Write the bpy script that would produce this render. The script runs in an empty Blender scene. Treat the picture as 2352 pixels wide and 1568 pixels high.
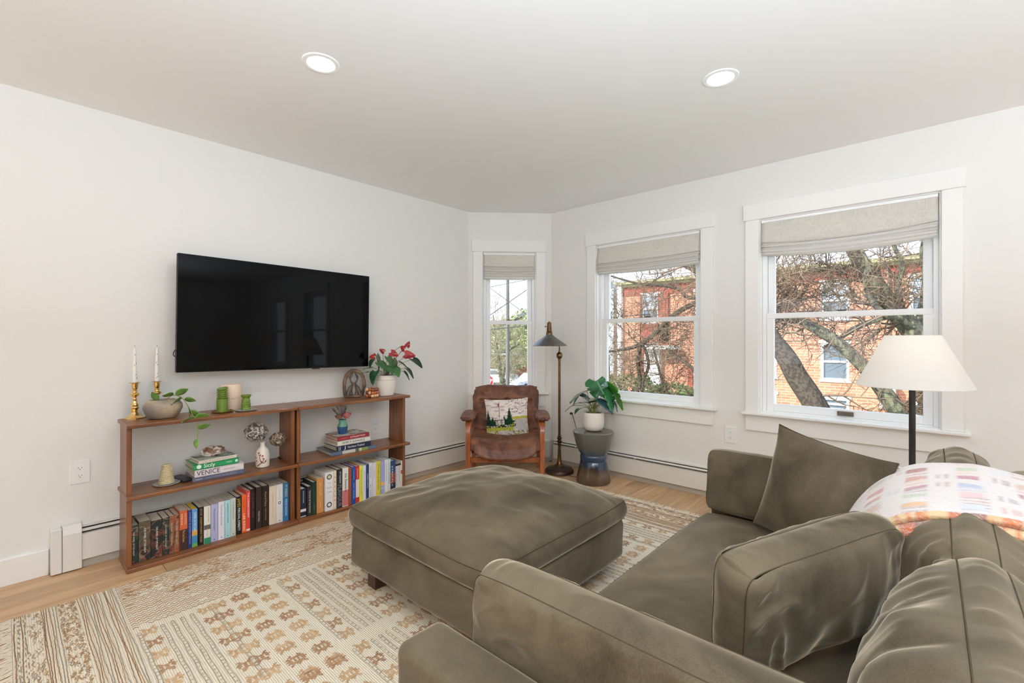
import bpy, bmesh, math, random
from mathutils import Vector, Matrix, noise
R=math.radians
random.seed(7)
sc=bpy.context.scene
COL=sc.collection
# ------------------------------------------------------------------ camera, sky, lights, exposure
cam_d=bpy.data.cameras.new('camera'); cam=bpy.data.objects.new('camera',cam_d); COL.objects.link(cam)
cam.location=(3.415,0,1.225); cam.rotation_euler=(R(90.045),0,R(42.177))
cam_d.lens=36*1057.66/2352; cam_d.sensor_width=36; cam_d.shift_y=-6.04/2352; cam_d.clip_start=.02; cam_d.clip_end=400
sc.camera=cam
sc.view_settings.view_transform='Standard'; sc.view_settings.look='None'; sc.view_settings.gamma=1
sc.view_settings.use_curve_mapping=False
sc.view_settings.exposure=0.03
sc.cycles.use_denoising=True
sc.cycles.max_bounces=10; sc.cycles.diffuse_bounces=7; sc.cycles.transparent_max_bounces=24
sc.cycles.sample_clamp_indirect=6; sc.cycles.caustics_reflective=False; sc.cycles.caustics_refractive=False
SKY=2.3; SUN=8.2; INDOOR=0.62
w=bpy.data.worlds.new('sky'); sc.world=w; w.use_nodes=True
nt=w.node_tree; nt.nodes.clear()
wo=nt.nodes.new('ShaderNodeOutputWorld'); wb=nt.nodes.new('ShaderNodeBackground'); wb.inputs[1].default_value=SKY
tc=nt.nodes.new('ShaderNodeTexCoord'); sx=nt.nodes.new('ShaderNodeSeparateXYZ'); cr=nt.nodes.new('ShaderNodeValToRGB')
cr.color_ramp.elements[0].position=0.0; cr.color_ramp.elements[0].color=(.93,.96,1.0,1)
cr.color_ramp.elements[1].position=.7; cr.color_ramp.elements[1].color=(.42,.62,.95,1)
nt.links.new(tc.outputs['Generated'],sx.inputs[0]); nt.links.new(sx.outputs['Z'],cr.inputs[0])
nt.links.new(cr.outputs[0],wb.inputs[0]); nt.links.new(wb.outputs[0],wo.inputs[0])
def lamp(name,kind,loc,rot,energy,color=(1,1,1),size=1,sy=None,**k):
    d=bpy.data.lights.new(name,kind); d.energy=energy; d.color=color
    if kind=='AREA':
        d.size=size
        if sy: d.shape='RECTANGLE'; d.size_y=sy
    if kind=='SUN': d.angle=R(.8)
    for a,b in k.items(): setattr(d,a,b)
    o=bpy.data.objects.new(name,d); COL.objects.link(o); o.location=loc; o.rotation_euler=rot; return o
sun=lamp('sun','SUN',(0,-10,20),(R(52),0,R(-28)),SUN,(1,.95,.87))
# assumed warm spot light, added unseen behind the camera, aimed at the near end of the rug and sofa
lamp('assumed_warm_spot','SPOT',(3.9,-1.5,2.3),(0,0,0),150*INDOOR,(1,.70,.36),spot_size=R(64),spot_blend=.5,shadow_soft_size=.06).rotation_euler=(Vector((2.45,.75,0.1))-Vector((3.9,-1.5,2.3))).to_track_quat('-Z','Y').to_euler()
# fill lights added at openings cut for them in unseen back and side walls
# two unseen upward fill lights, added behind the camera to brighten the ceiling
lamp('ceiling_fill_light','AREA',(4.2,-.4,1.25),(R(180),0,0),390*INDOOR,(.67,.83,1),.6)
lamp('ceiling_fill_light','AREA',(6.3,1.0,1.3),(R(180),0,0),170*INDOOR,(.67,.83,1),.6)
lamp('back_fill_light','AREA',(1.7,-3.85,1.45),(R(-90),0,0),30*INDOOR,(.70,.85,1),2.0,1.4)
lamp('back_fill_light','AREA',(4.9,-3.85,1.45),(R(-90),0,0),30*INDOOR,(.70,.85,1),2.0,1.4)
lamp('side_fill_light','AREA',(9.1,-2.0,1.45),(0,R(90),0),40*INDOOR,(.70,.85,1),1.4,2.2)

# ------------------------------------------------------------------ helpers
def tag(o,label=None,cat=None,group=None,kind=None):
    if label: o['label']=label
    if cat: o['category']=cat
    if group: o['group']=group
    if kind: o['kind']=kind
    return o
def empty(name,loc,label,cat,rz=0,group=None):
    o=bpy.data.objects.new(name,None); COL.objects.link(o); o.location=loc; o.rotation_euler=(0,0,rz)
    o.empty_display_size=.1
    return tag(o,label,cat,group)
def link(name,me,mat,parent=None,loc=None,smooth=False):
    if mat is not None:
        for m in (mat if isinstance(mat,(list,tuple)) else [mat]): me.materials.append(m)
    if smooth: me.polygons.foreach_set('use_smooth',[True]*len(me.polygons))
    o=bpy.data.objects.new(name,me); COL.objects.link(o)
    if parent: o.parent=parent
    if loc is not None: o.location=loc
    return o
def from_bm(name,bm,mat,parent=None,loc=None,smooth=False):
    me=bpy.data.meshes.new(name); bm.normal_update(); bm.to_mesh(me); bm.free()
    return link(name,me,mat,parent,loc,smooth)
def from_data(name,V,F,mat,parent=None,loc=None,smooth=False,mi=None):
    me=bpy.data.meshes.new(name); me.from_pydata([tuple(v) for v in V],[],F)
    if mi: me.polygons.foreach_set('material_index',mi)
    me.validate(); me.update()
    return link(name,me,mat,parent,loc,smooth)
def add_box(bm,lo,hi,bev=0,seg=1,M=None):
    lo=Vector(lo);hi=Vector(hi);c=(lo+hi)/2;s=hi-lo
    r=bmesh.ops.create_cube(bm,size=1)
    vs=r['verts']
    for v in vs: v.co=Vector((v.co.x*s.x,v.co.y*s.y,v.co.z*s.z))+c
    if bev>0:
        es=list({e for v in vs for e in v.link_edges})
        bv=bmesh.ops.bevel(bm,geom=es,offset=min(bev,min(s)*.49),segments=seg,profile=.5,affect='EDGES')
        vs=list({v for f in bv['faces'] for v in f.verts}|{v for v in vs if v.is_valid})
    if M is not None:
        allv=set(vs)
        for v in allv: v.co=M@v.co
    return vs
def box(name,lo,hi,mat,parent=None,bev=.002,seg=1,smooth=False):
    bm=bmesh.new(); add_box(bm,lo,hi,bev,seg); return from_bm(name,bm,mat,parent,smooth=smooth)
def boxes(name,L,mat,parent=None,bev=.002,seg=1):
    bm=bmesh.new()
    for lo,hi in L: add_box(bm,lo,hi,bev,seg)
    return from_bm(name,bm,mat,parent)
def lathe_data(prof,n=32,cx=0,cy=0,cap=True):
    V=[];F=[]
    for r,z in prof:
        for i in range(n):
            a=2*math.pi*i/n; V.append((cx+r*math.cos(a),cy+r*math.sin(a),z))
    for j in range(len(prof)-1):
        for i in range(n):
            k=(i+1)%n; F.append((j*n+i,j*n+k,(j+1)*n+k,(j+1)*n+i))
    if cap:
        if prof[0][0]>1e-5: F.append(tuple(range(n-1,-1,-1)))
        if prof[-1][0]>1e-5: F.append(tuple((len(prof)-1)*n+i for i in range(n)))
    return V,F
def lathe(name,prof,mat,parent=None,n=32,cap=True,loc=None):
    V,F=lathe_data(prof,n,cap=cap); o=from_data(name,V,F,mat,parent,loc,True)
    o.data.set_sharp_from_angle(angle=R(38)); return o
def tube_data(P,rad,n=8,V=None,F=None,cap=True):
    V=[] if V is None else V; F=[] if F is None else F
    P=[Vector(p) for p in P]; m=len(P)
    rs=rad if isinstance(rad,(list,tuple)) else [rad]*m
    up=None; base=len(V)
    for i,p in enumerate(P):
        t=(P[min(i+1,m-1)]-P[max(i-1,0)])
        if t.length<1e-9: t=Vector((0,0,1))
        t.normalize()
        if up is None:
            up=Vector((0,0,1)) if abs(t.z)<.9 else Vector((1,0,0))
        a=t.cross(up); 
        if a.length<1e-6: a=t.orthogonal()
        a.normalize(); b=a.cross(t).normalized(); up=b
        for k in range(n):
            an=2*math.pi*k/n; V.append(tuple(p+(a*math.cos(an)+b*math.sin(an))*rs[i]))
    for i in range(m-1):
        for k in range(n):
            l=(k+1)%n; F.append((base+i*n+k,base+i*n+l,base+(i+1)*n+l,base+(i+1)*n+k))
    if cap:
        F.append(tuple(base+k for k in range(n-1,-1,-1))); F.append(tuple(base+(m-1)*n+k for k in range(n)))
    return V,F
def tube(name,P,rad,mat,parent=None,n=8):
    V,F=tube_data(P,rad,n); return from_data(name,V,F,mat,parent,smooth=True)
def smooth_path(P,k=6,closed=False):
    P=[Vector(p) for p in P]; out=[]; m=len(P)
    rng=range(m if closed else m-1)
    for i in rng:
        g=lambda j: P[j%m] if closed else P[max(0,min(m-1,j))]
        p0,p1,p2,p3=g(i-1),g(i),g(i+1),g(i+2)
        for j in range(k):
            t=j/k
            out.append(.5*((2*p1)+(-p0+p2)*t+(2*p0-5*p1+4*p2-p3)*t*t+(-p0+3*p1-3*p2+p3)*t**3))
    if not closed: out.append(P[-1])
    return out
def extrude_poly(name,pts,vec,mat,parent=None,bev=0):
    bm=bmesh.new(); vs=[bm.verts.new(p) for p in pts]; f=bm.faces.new(vs)
    r=bmesh.ops.extrude_face_region(bm,geom=[f]); 
    for v in r['geom']:
        if isinstance(v,bmesh.types.BMVert): v.co+=Vector(vec)
    bmesh.ops.recalc_face_normals(bm,faces=bm.faces)
    if bev: bmesh.ops.bevel(bm,geom=list(bm.edges),offset=bev,segments=1,affect='EDGES')
    return from_bm(name,bm,mat,parent)
def dup(o,parent=None,loc=None,rz=None):
    c=o.copy(); COL.objects.link(c); c.parent=parent
    if loc is not None: c.location=loc
    if rz is not None: c.rotation_euler=(0,0,rz)
    for ch in o.children: dup(ch,c)
    return c

# ------------------------------------------------------------------ materials
def srgb(*c):
    return tuple(((v/255)/12.92 if v/255<=.04045 else ((v/255+.055)/1.055)**2.4) for v in c)
MC={}
def mat(name,col,rough=.5,metal=0,spec=.5,sheen=0,sheen_rough=.4,coat=0,emit=None,es=1,trans=0,noise_amt=0,noise_scale=8,col2=None,bump=0,bump_scale=60,stretch=None,subsurf=0,detail=4,coords='Object',sheen_tint=None,alpha=None):
    if name in MC: return MC[name]
    m=bpy.data.materials.new(name); m.use_nodes=True; t=m.node_tree; b=t.nodes['Principled BSDF']; MC[name]=m
    b.inputs['Base Color'].default_value=(*col,1); b.inputs['Roughness'].default_value=rough; b.inputs['Metallic'].default_value=metal
    b.inputs['Specular IOR Level'].default_value=spec
    if sheen: b.inputs['Sheen Weight'].default_value=sheen; b.inputs['Sheen Roughness'].default_value=sheen_rough
    if sheen_tint: b.inputs['Sheen Tint'].default_value=(*sheen_tint,1)
    if coat: b.inputs['Coat Weight'].default_value=coat; b.inputs['Coat Roughness'].default_value=.08
    if trans: b.inputs['Transmission Weight'].default_value=trans
    if subsurf: b.inputs['Subsurface Weight'].default_value=subsurf; b.inputs['Subsurface Scale'].default_value=.02
    if emit: b.inputs['Emission Color'].default_value=(*emit,1); b.inputs['Emission Strength'].default_value=es
    if noise_amt or bump:
        tcn=t.nodes.new('ShaderNodeTexCoord'); mp=t.nodes.new('ShaderNodeMapping'); t.links.new(tcn.outputs[coords],mp.inputs[0])
        if stretch: mp.inputs['Scale'].default_value=stretch
    if noise_amt:
        n=t.nodes.new('ShaderNodeTexNoise'); n.inputs['Scale'].default_value=noise_scale; n.inputs['Detail'].default_value=detail
        t.links.new(mp.outputs[0],n.inputs[0])
        mr=t.nodes.new('ShaderNodeMapRange'); mr.inputs[1].default_value=.5-.5/max(noise_amt,1e-3)*.35; mr.inputs[2].default_value=.5+.5/max(noise_amt,1e-3)*.35
        mx=t.nodes.new('ShaderNodeMix'); mx.data_type='RGBA'; mx.inputs[6].default_value=(*col,1)
        mx.inputs[7].default_value=(*(col2 or tuple(c*.6 for c in col)),1)
        t.links.new(n.outputs['Fac'],mr.inputs[0]); t.links.new(mr.outputs[0],mx.inputs[0]); t.links.new(mx.outputs[2],b.inputs['Base Color'])
    if bump:
        n2=t.nodes.new('ShaderNodeTexNoise'); n2.inputs['Scale'].default_value=bump_scale; n2.inputs['Detail'].default_value=3
        t.links.new(mp.outputs[0],n2.inputs[0]); bp=t.nodes.new('ShaderNodeBump'); bp.inputs['Strength'].default_value=bump; bp.inputs['Distance'].default_value=.01
        t.links.new(n2.outputs['Fac'],bp.inputs['Height']); t.links.new(bp.outputs[0],b.inputs['Normal'])
    return m
WHITE=mat('wall_paint',srgb(231,229,224),.75,spec=.2,bump=.015,bump_scale=220)
CEIL=mat('ceiling_paint',srgb(240,240,238),.85,spec=.1)
TRIM=mat('trim_paint',srgb(238,236,232),.35,spec=.4)
VINYL=mat('window_vinyl',srgb(243,243,243),.3)
HEAT=mat('heater_enamel',srgb(228,225,218),.35)
DARK=mat('dark_gap',(.02,.017,.014),.8)
SHOE=mat('grey_shoe',srgb(176,168,156),.6)
PLATE=mat('outlet_plate',srgb(236,235,232),.3)
SLOT=mat('outlet_slot',(.05,.045,.04),.6)
WOOD=mat('walnut_stain',srgb(136,84,44),.38,noise_amt=1.2,noise_scale=3,col2=srgb(102,58,30),stretch=(14,1.2,14),detail=8,coat=.15)
WOODV=mat('walnut_stain_upright',srgb(134,82,44),.38,noise_amt=1.2,noise_scale=3,col2=srgb(98,56,30),stretch=(14,14,1.2),detail=8,coat=.15)
TEAK=mat('teak_chair',srgb(168,94,52),.35,noise_amt=1.2,noise_scale=3,col2=srgb(132,66,34),stretch=(10,10,1.5),detail=8,coat=.2)
LEGW=mat('sofa_leg_wood',srgb(66,38,28),.45)
BRASS=mat('polished_brass',(.83,.58,.25),.14,metal=1)
OLDB=mat('aged_brass',srgb(128,98,62),.33,metal=.9,noise_amt=1,noise_scale=12,col2=srgb(84,60,40))
BRONZE=mat('lamp_base_bronze',srgb(88,66,50),.42,metal=.6,noise_amt=1,noise_scale=20,col2=srgb(62,44,34))
PEWTER=mat('shade_pewter',srgb(118,116,110),.32,metal=.75,noise_amt=1,noise_scale=9,col2=srgb(88,86,80))
BLACK=mat('black_plastic',(.012,.012,.013),.35)
IRON=mat('dark_iron',srgb(58,52,48),.5,metal=.5,bump=.3,bump_scale=90)
PAGES=mat('book_pages',srgb(214,202,182),.85,noise_amt=1.5,noise_scale=2,col2=srgb(180,166,145),stretch=(1,1,1))
PAGESW=mat('book_pages_white',srgb(228,222,212),.85)
GREENC=mat('green_wax',srgb(104,126,40),.45)
PINKC=mat('blush_wax',srgb(232,208,188),.5,subsurf=.3)
IVORY=mat('ivory_wax',srgb(240,238,232),.45,subsurf=.2)
GLASSC=mat('cut_glass',(.9,.9,.88),.08,trans=.85)
CERAM=mat('white_ceramic',srgb(232,226,216),.45)
SOIL=mat('potting_soil',srgb(60,45,34),.95,bump=.8,bump_scale=80)
LEAF=mat('leaf_green',srgb(62,108,48),.35,noise_amt=1,noise_scale=14,col2=srgb(40,84,42))
LEAF2=mat('leaf_dark',srgb(44,86,52),.28,noise_amt=1,noise_scale=12,col2=srgb(28,62,40))
LEAF3=mat('leaf_bright',srgb(88,160,58),.35)
STEM=mat('stem_green',srgb(122,128,64),.5)
RED=mat('anthurium_red',srgb(168,30,44),.3,noise_amt=1,noise_scale=10,col2=srgb(128,28,38))
VELVET=None
def velvet(name,dark,light,sc_=2.2):
    m=bpy.data.materials.new(name); m.use_nodes=True; t=m.node_tree; b=t.nodes['Principled BSDF']
    tcn=t.nodes.new('ShaderNodeTexCoord')
    n=t.nodes.new('ShaderNodeTexNoise'); n.inputs['Scale'].default_value=sc_*1.6; n.inputs['Detail'].default_value=5; n.inputs['Roughness'].default_value=.62; n.inputs['Distortion'].default_value=.6
    n2=t.nodes.new('ShaderNodeTexNoise'); n2.inputs['Scale'].default_value=330; n2.inputs['Detail'].default_value=3
    mp=t.nodes.new('ShaderNodeMapping'); mp.inputs['Scale'].default_value=(1,.35,1)
    t.links.new(tcn.outputs['Object'],n.inputs[0]); t.links.new(tcn.outputs['Object'],mp.inputs[0]); t.links.new(mp.outputs[0],n2.inputs[0])
    ad=t.nodes.new('ShaderNodeMath'); ad.operation='MULTIPLY_ADD'; ad.inputs[1].default_value=.20; 
    t.links.new(n2.outputs['Fac'],ad.inputs[0]); t.links.new(n.outputs['Fac'],ad.inputs[2])
    mr=t.nodes.new('ShaderNodeMapRange'); mr.inputs[1].default_value=.42; mr.inputs[2].default_value=.80
    t.links.new(ad.outputs[0],mr.inputs[0])
    mx=t.nodes.new('ShaderNodeMix'); mx.data_type='RGBA'; mx.inputs[6].default_value=(*dark,1); mx.inputs[7].default_value=(*light,1)
    t.links.new(mr.outputs[0],mx.inputs[0]); t.links.new(mx.outputs[2],b.inputs['Base Color'])
    b.inputs['Roughness'].default_value=.75; b.inputs['Specular IOR Level'].default_value=.15
    b.inputs['Sheen Weight'].default_value=.75; b.inputs['Sheen Roughness'].default_value=.32; b.inputs['Sheen Tint'].default_value=(*srgb(226,212,188),1)
    bp=t.nodes.new('ShaderNodeBump'); bp.inputs['Strength'].default_value=.10; bp.inputs['Distance'].default_value=.004
    t.links.new(ad.outputs[0],bp.inputs['Height']); t.links.new(bp.outputs[0],b.inputs['Normal'])
    return m
VELVET=velvet('olive_velvet',srgb(60,51,38),srgb(106,94,75),1.3)
VELVETD=mat('olive_velvet_seam',srgb(70,61,46),.95,spec=.02)
# clear window glass: transparent with a faint reflection
GLASS=bpy.data.materials.new('window_glass'); GLASS.use_nodes=True; t=GLASS.node_tree; t.nodes.clear()
o_=t.nodes.new('ShaderNodeOutputMaterial'); mx=t.nodes.new('ShaderNodeMixShader'); tr=t.nodes.new('ShaderNodeBsdfTransparent'); gl=t.nodes.new('ShaderNodeBsdfGlossy'); gl.inputs['Roughness'].default_value=.02
mx.inputs[0].default_value=.018; tr.inputs[0].default_value=(.97,.98,.98,1)
t.links.new(tr.outputs[0],mx.inputs[1]); t.links.new(gl.outputs[0],mx.inputs[2]); t.links.new(mx.outputs[0],o_.inputs[0])

def linen(name,c1,c2,translucent=0.0,scale=1.0):
    m=bpy.data.materials.new(name); m.use_nodes=True; t=m.node_tree; b=t.nodes['Principled BSDF']
    tcn=t.nodes.new('ShaderNodeTexCoord'); 
    m1=t.nodes.new('ShaderNodeMapping'); m1.inputs['Scale'].default_value=(9*scale,9*scale,260*scale)
    m2=t.nodes.new('ShaderNodeMapping'); m2.inputs['Scale'].default_value=(260*scale,260*scale,9*scale)
    a=t.nodes.new('ShaderNodeTexNoise'); c=t.nodes.new('ShaderNodeTexNoise')
    for q_ in (a,c): q_.inputs['Scale'].default_value=1
    t.links.new(tcn.outputs['Object'],m1.inputs[0]); t.links.new(tcn.outputs['Object'],m2.inputs[0]); t.links.new(m1.outputs[0],a.inputs[0]); t.links.new(m2.outputs[0],c.inputs[0])
    ad=t.nodes.new('ShaderNodeMath'); t.links.new(a.outputs['Fac'],ad.inputs[0]); t.links.new(c.outputs['Fac'],ad.inputs[1])
    mr=t.nodes.new('ShaderNodeMapRange'); mr.inputs[1].default_value=.75; mr.inputs[2].default_value=1.25; t.links.new(ad.outputs[0],mr.inputs[0])
    mx=t.nodes.new('ShaderNodeMix'); mx.data_type='RGBA'; mx.inputs[6].default_value=(*c1,1); mx.inputs[7].default_value=(*c2,1)
    t.links.new(mr.outputs[0],mx.inputs[0]); t.links.new(mx.outputs[2],b.inputs['Base Color']); b.inputs['Roughness'].default_value=.9; b.inputs['Specular IOR Level'].default_value=.1
    if translucent:
        o=t.nodes['Material Output']; ms=t.nodes.new('ShaderNodeMixShader'); tl=t.nodes.new('ShaderNodeBsdfTranslucent'); ms.inputs[0].default_value=translucent
        t.links.new(mx.outputs[2],tl.inputs[0]); t.links.new(b.outputs[0],ms.inputs[1]); t.links.new(tl.outputs[0],ms.inputs[2]); t.links.new(ms.outputs[0],o.inputs[0])
    return m
LINEN=linen('blind_linen',srgb(242,238,232),srgb(224,219,211),.35)
LINENW=linen('blind_lining',srgb(240,238,233),srgb(230,227,222),.3)
SHADE=linen('lamp_shade_linen',srgb(249,247,243),srgb(247,244,239),.40,scale=1.5)

# floor planks: oak, each plank with its own tone
OAK=bpy.data.materials.new('oak_plank'); OAK.use_nodes=True; t=OAK.node_tree; b=t.nodes['Principled BSDF']
tcn=t.nodes.new('ShaderNodeTexCoord'); oi=t.nodes.new('ShaderNodeObjectInfo'); mp=t.nodes.new('ShaderNodeMapping'); mp.inputs['Scale'].default_value=(9,.9,1)
ad=t.nodes.new('ShaderNodeVectorMath'); cm=t.nodes.new('ShaderNodeCombineXYZ'); mu=t.nodes.new('ShaderNodeMath'); mu.operation='MULTIPLY'; mu.inputs[1].default_value=37
t.links.new(oi.outputs['Random'],mu.inputs[0]); t.links.new(mu.outputs[0],cm.inputs[0]); t.links.new(mu.outputs[0],cm.inputs[1])
t.links.new(tcn.outputs['Object'],mp.inputs[0]); t.links.new(mp.outputs[0],ad.inputs[0]); t.links.new(cm.outputs[0],ad.inputs[1])
n=t.nodes.new('ShaderNodeTexNoise'); n.inputs['Scale'].default_value=2.2; n.inputs['Detail'].default_value=7; n.inputs['Roughness'].default_value=.6; n.inputs['Distortion'].default_value=.5
t.links.new(ad.outputs[0],n.inputs[0])
cr=t.nodes.new('ShaderNodeValToRGB'); cr.color_ramp.elements[0].position=.3; cr.color_ramp.elements[0].color=(*srgb(168,128,90),1); cr.color_ramp.elements[1].position=.7; cr.color_ramp.elements[1].color=(*srgb(202,168,128),1)
t.links.new(n.outputs['Fac'],cr.inputs[0])
hs=t.nodes.new('ShaderNodeHueSaturation'); mr=t.nodes.new('ShaderNodeMapRange'); mr.inputs[3].default_value=.88; mr.inputs[4].default_value=1.1
t.links.new(oi.outputs['Random'],mr.inputs[0]); t.links.new(mr.outputs[0],hs.inputs['Value']); t.links.new(cr.outputs[0],hs.inputs['Color']); t.links.new(hs.outputs[0],b.inputs['Base Color'])
b.inputs['Roughness'].default_value=.42

# ------------------------------------------------------------------ the room
XR=9.0; YB=-3.7; YR=3.718; H=2.495
FA=Vector((0,3.115)); FB=Vector((.585,3.718)); FD=(FB-FA).normalized(); FN=Vector((FD.y,-FD.x)); FL=(FB-FA).length
def st(name,bm_or_o,m=None):
    o=bm_or_o if isinstance(bm_or_o,bpy.types.Object) else from_bm(name,bm_or_o,m)
    o['kind']='structure'; return o
WT=.17
# floor with planks
fl=st('floor',box('floor',(-.2,YB-.2,-.12),(XR+.2,YR+.2,-.012),mat('subfloor',srgb(150,115,80),.6),bev=0))
base_planks=[]
pw=.152; 
k=0
for i in range(int(4.3/pw)+1):
    x0=i*pw+.004; off=random.uniform(0,1.4)
    y=-1.3+off-1.4
    segs=[]
    while y<YR:
        y1=y+random.choice([1.2,1.6,2.0]); segs.append((max(y,-1.0),min(y1,YR))); y=y1
    for a,bq in segs:
        if bq-a<.12: continue
        bm=bmesh.new(); add_box(bm,(x0,a+.0008,-.012),(x0+pw-.0012,bq-.0008,0),.0012,1)
        p=from_bm('plank',bm,OAK,fl)
# rest of the floor, out of view, as one laid area
bm=bmesh.new()
i=0
while 4.408+i*pw<XR:
    add_box(bm,(4.408+i*pw,YB,-.012),(4.408+(i+1)*pw-.0012,YR,0)); i+=1
for i in range(29): add_box(bm,(i*pw+.004,YB,-.012),((i+1)*pw+.003,-1.001,0))
o=from_bm('plank_area',bm,OAK,fl); o['kind']='stuff'
st('ceiling',box('ceiling',(-.2,YB-.2,H),(XR+.2,YR+.2,H+.1),CEIL,bev=0))
st('wall_left',box('wall_left',(-.2,YB-.2,-.1),(0,3.115,H),WHITE,bev=0))
def wall_with_holes(name,O,U,length,holes,t=WT,mat_=WHITE,z0=-.1,z1=H):
    """O start point (2d), U direction; the inner face at O, thickness outward on the left of U"""
    O=Vector(O);U=Vector(U).normalized();N=Vector((-U.y,U.x)) # outward
    xs=[0]+[v for h in holes for v in h[:2]]+[length]
    bm=bmesh.new()
    def blk(a,b_,c,d):
        if b_-a<1e-5 or d-c<1e-5: return
        vs=[]
        for (s,n_,z) in [(a,0,c),(b_,0,c),(b_,t,c),(a,t,c),(a,0,d),(b_,0,d),(b_,t,d),(a,t,d)]:
            p=O+U*s+N*n_; vs.append(bm.verts.new((p.x,p.y,z)))
        for f in [(0,1,5,4),(1,2,6,5),(2,3,7,6),(3,0,4,7),(4,5,6,7),(3,2,1,0)]: bm.faces.new([vs[i] for i in f])
    cur=0
    for (a,b_,c,d) in holes:
        blk(cur,a,z0,z1); blk(a,b_,z0,c); blk(a,b_,d,z1); cur=b_
    blk(cur,length,z0,z1)
    bmesh.ops.recalc_face_normals(bm,faces=bm.faces)
    return st(name,bm,mat_)
ZS,ZT=.69,2.10
# R wall runs along X; outward is +Y  -> U=(1,0)
W2=(1.108,2.074); W3=(2.493,3.468)
RH=[(W2[0],W2[1]),(W3[0],W3[1]),(4.75,5.7),(6.6,7.55)]
wall_with_holes('wall_window',(FB.x,YR),(1,0),XR-FB.x,[(a-FB.x,b_-FB.x,ZS,ZT) for a,b_ in RH])
W1=(.143,.684)
wall_with_holes('wall_bay',(FA.x,FA.y),(FD.x,FD.y),FL,[(W1[0],W1[1],ZS,ZT)])
st('wall_corner',extrude_poly('wall_corner',[(-.2,3.115,-.1),(0,3.115,-.1),(-.12,3.24,-.1),(-.2,3.24,-.1)],(0,0,2.595),WHITE))
# wall between bay and R is closed by overlap outside
wall_with_holes('wall_back',(XR,YB),(-1,0),XR,[(XR-5.9,XR-3.9,.7,2.1),(XR-2.7,XR-.7,.7,2.1)])
wall_with_holes('wall_right',(XR,YR),(0,-1),YR-YB,[(YR+.9,YR+3.1,.7,2.1)])

def frame_pt(O,U,N,s,n_,z): p=O+U*s-N*n_; return Vector((p.x,p.y,z))
def window(idx,O,U,a,b_,sash=True,details=True):
    """parts of one double-hung window between s=a..b_ on a wall line O+U*s ; inner normal is -N"""
    O=Vector(O);U=Vector(U).normalized();N=Vector((-U.y,U.x))
    root=bpy.data.objects.new('window_%d'%idx,None); COL.objects.link(root); root['kind']='structure'
    M=Matrix(((U.x,N.x,0,O.x),(U.y,N.y,0,O.y),(0,0,1,0),(0,0,0,1)))
    root.matrix_world=M
    def B(name,L,m,bev=.003):
        return boxes(name,L,m,root,bev)
    # local coords: x along wall, y outward, z up
    for nm,L in (('side_casing',[((a-.092,-.020,ZS),(a,0,ZT))]),('side_casing',[((b_,-.020,ZS),(b_+.092,0,ZT))]),
                 ('head_casing',[((a-.105,-.026,ZT),(b_+.105,0,ZT+.118))]),('window_sill',[((a-.112,-.055,ZS-.018),(b_+.122,0,ZS)),((a,-.01,ZS-.018),(b_,.06,ZS+.004))]),
                 ('apron',[((a-.092,-.018,ZS-.137),(b_+.092,0,ZS-.018))])):
        B(nm,L,TRIM)
    B('jamb_liner',[((a,0,ZS),(a+.008,WT,ZT)),((b_-.008,0,ZS),(b_,WT,ZT)),((a+.008,0,ZT-.008),(b_-.008,WT-.001,ZT))],TRIM,.001)
    f=.034
    B('window_frame',[((a+.008,.05,ZS),(a+f,.15,ZT-.008)),((b_-f,.05,ZS),(b_-.008,.15,ZT-.008)),((a+f,.051,ZT-f),(b_-f,.149,ZT-.008)),((a+f,.051,ZS),(b_-f,.149,ZS+.012))],VINYL)
    s_=.046; x0=a+f+.001; x1=b_-f-.001
    lo=B('lower_sash',[((x0,.055,ZS+.012),(x0+s_,.092,1.414)),((x1-s_,.055,ZS+.012),(x1,.092,1.414)),((x0+s_,.0555,ZS+.0125),(x1-s_,.0915,ZS+.064)),((x0-.0005,.0525,1.376),(x1+.0005,.0925,1.414))],VINYL)
    up=B('upper_sash',[((x0,.097,1.38),(x0+s_,.132,ZT-f)),((x1-s_,.097,1.38),(x1,.132,ZT-f)),((x0+s_,.0975,ZT-f-.05),(x1-s_,.1315,ZT-f-.001)),((x0-.0005,.0965,1.3785),(x1+.0005,.1325,1.416))],VINYL)
    # thin channels along the frame sides
    for sg,xx in ((1,a+f),(-1,b_-f)):
        pass
    boxes('pane',[((x0+s_-.004,.073,ZS+.06),(x1-s_+.004,.076,1.38))],GLASS,lo,0)
    boxes('pane',[((x0+s_-.004,.113,1.41),(x1-s_+.004,.116,ZT-f-.046))],GLASS,up,0)
    cx=(a+b_)/2
    if details:
        lk=boxes('sash_lock',[((cx-.022,.058,1.414),(cx+.022,.08,1.420)),((cx-.03,.06,1.419),(cx+.028,.072,1.425))],mat('lock_bronze',srgb(96,84,72),.4,metal=.5),root,.002)
    return root
w1=window(1,FA,FD,*W1); w2=window(2,(0,YR),(1,0),*W2); w3=window(3,(0,YR),(1,0),*W3)
window(4,(0,YR),(1,0),4.75,5.7,details=False); window(5,(0,YR),(1,0),6.6,7.55,details=False)
# lift handle of window 3
h=boxes('sash_lift',[((2.955,.045,.712),(3.045,.055,.742)),((2.965,.036,.727),(3.035,.048,.735))],mat('lift_bronze',srgb(112,98,84),.4,metal=.4),w3,.003)
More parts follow.
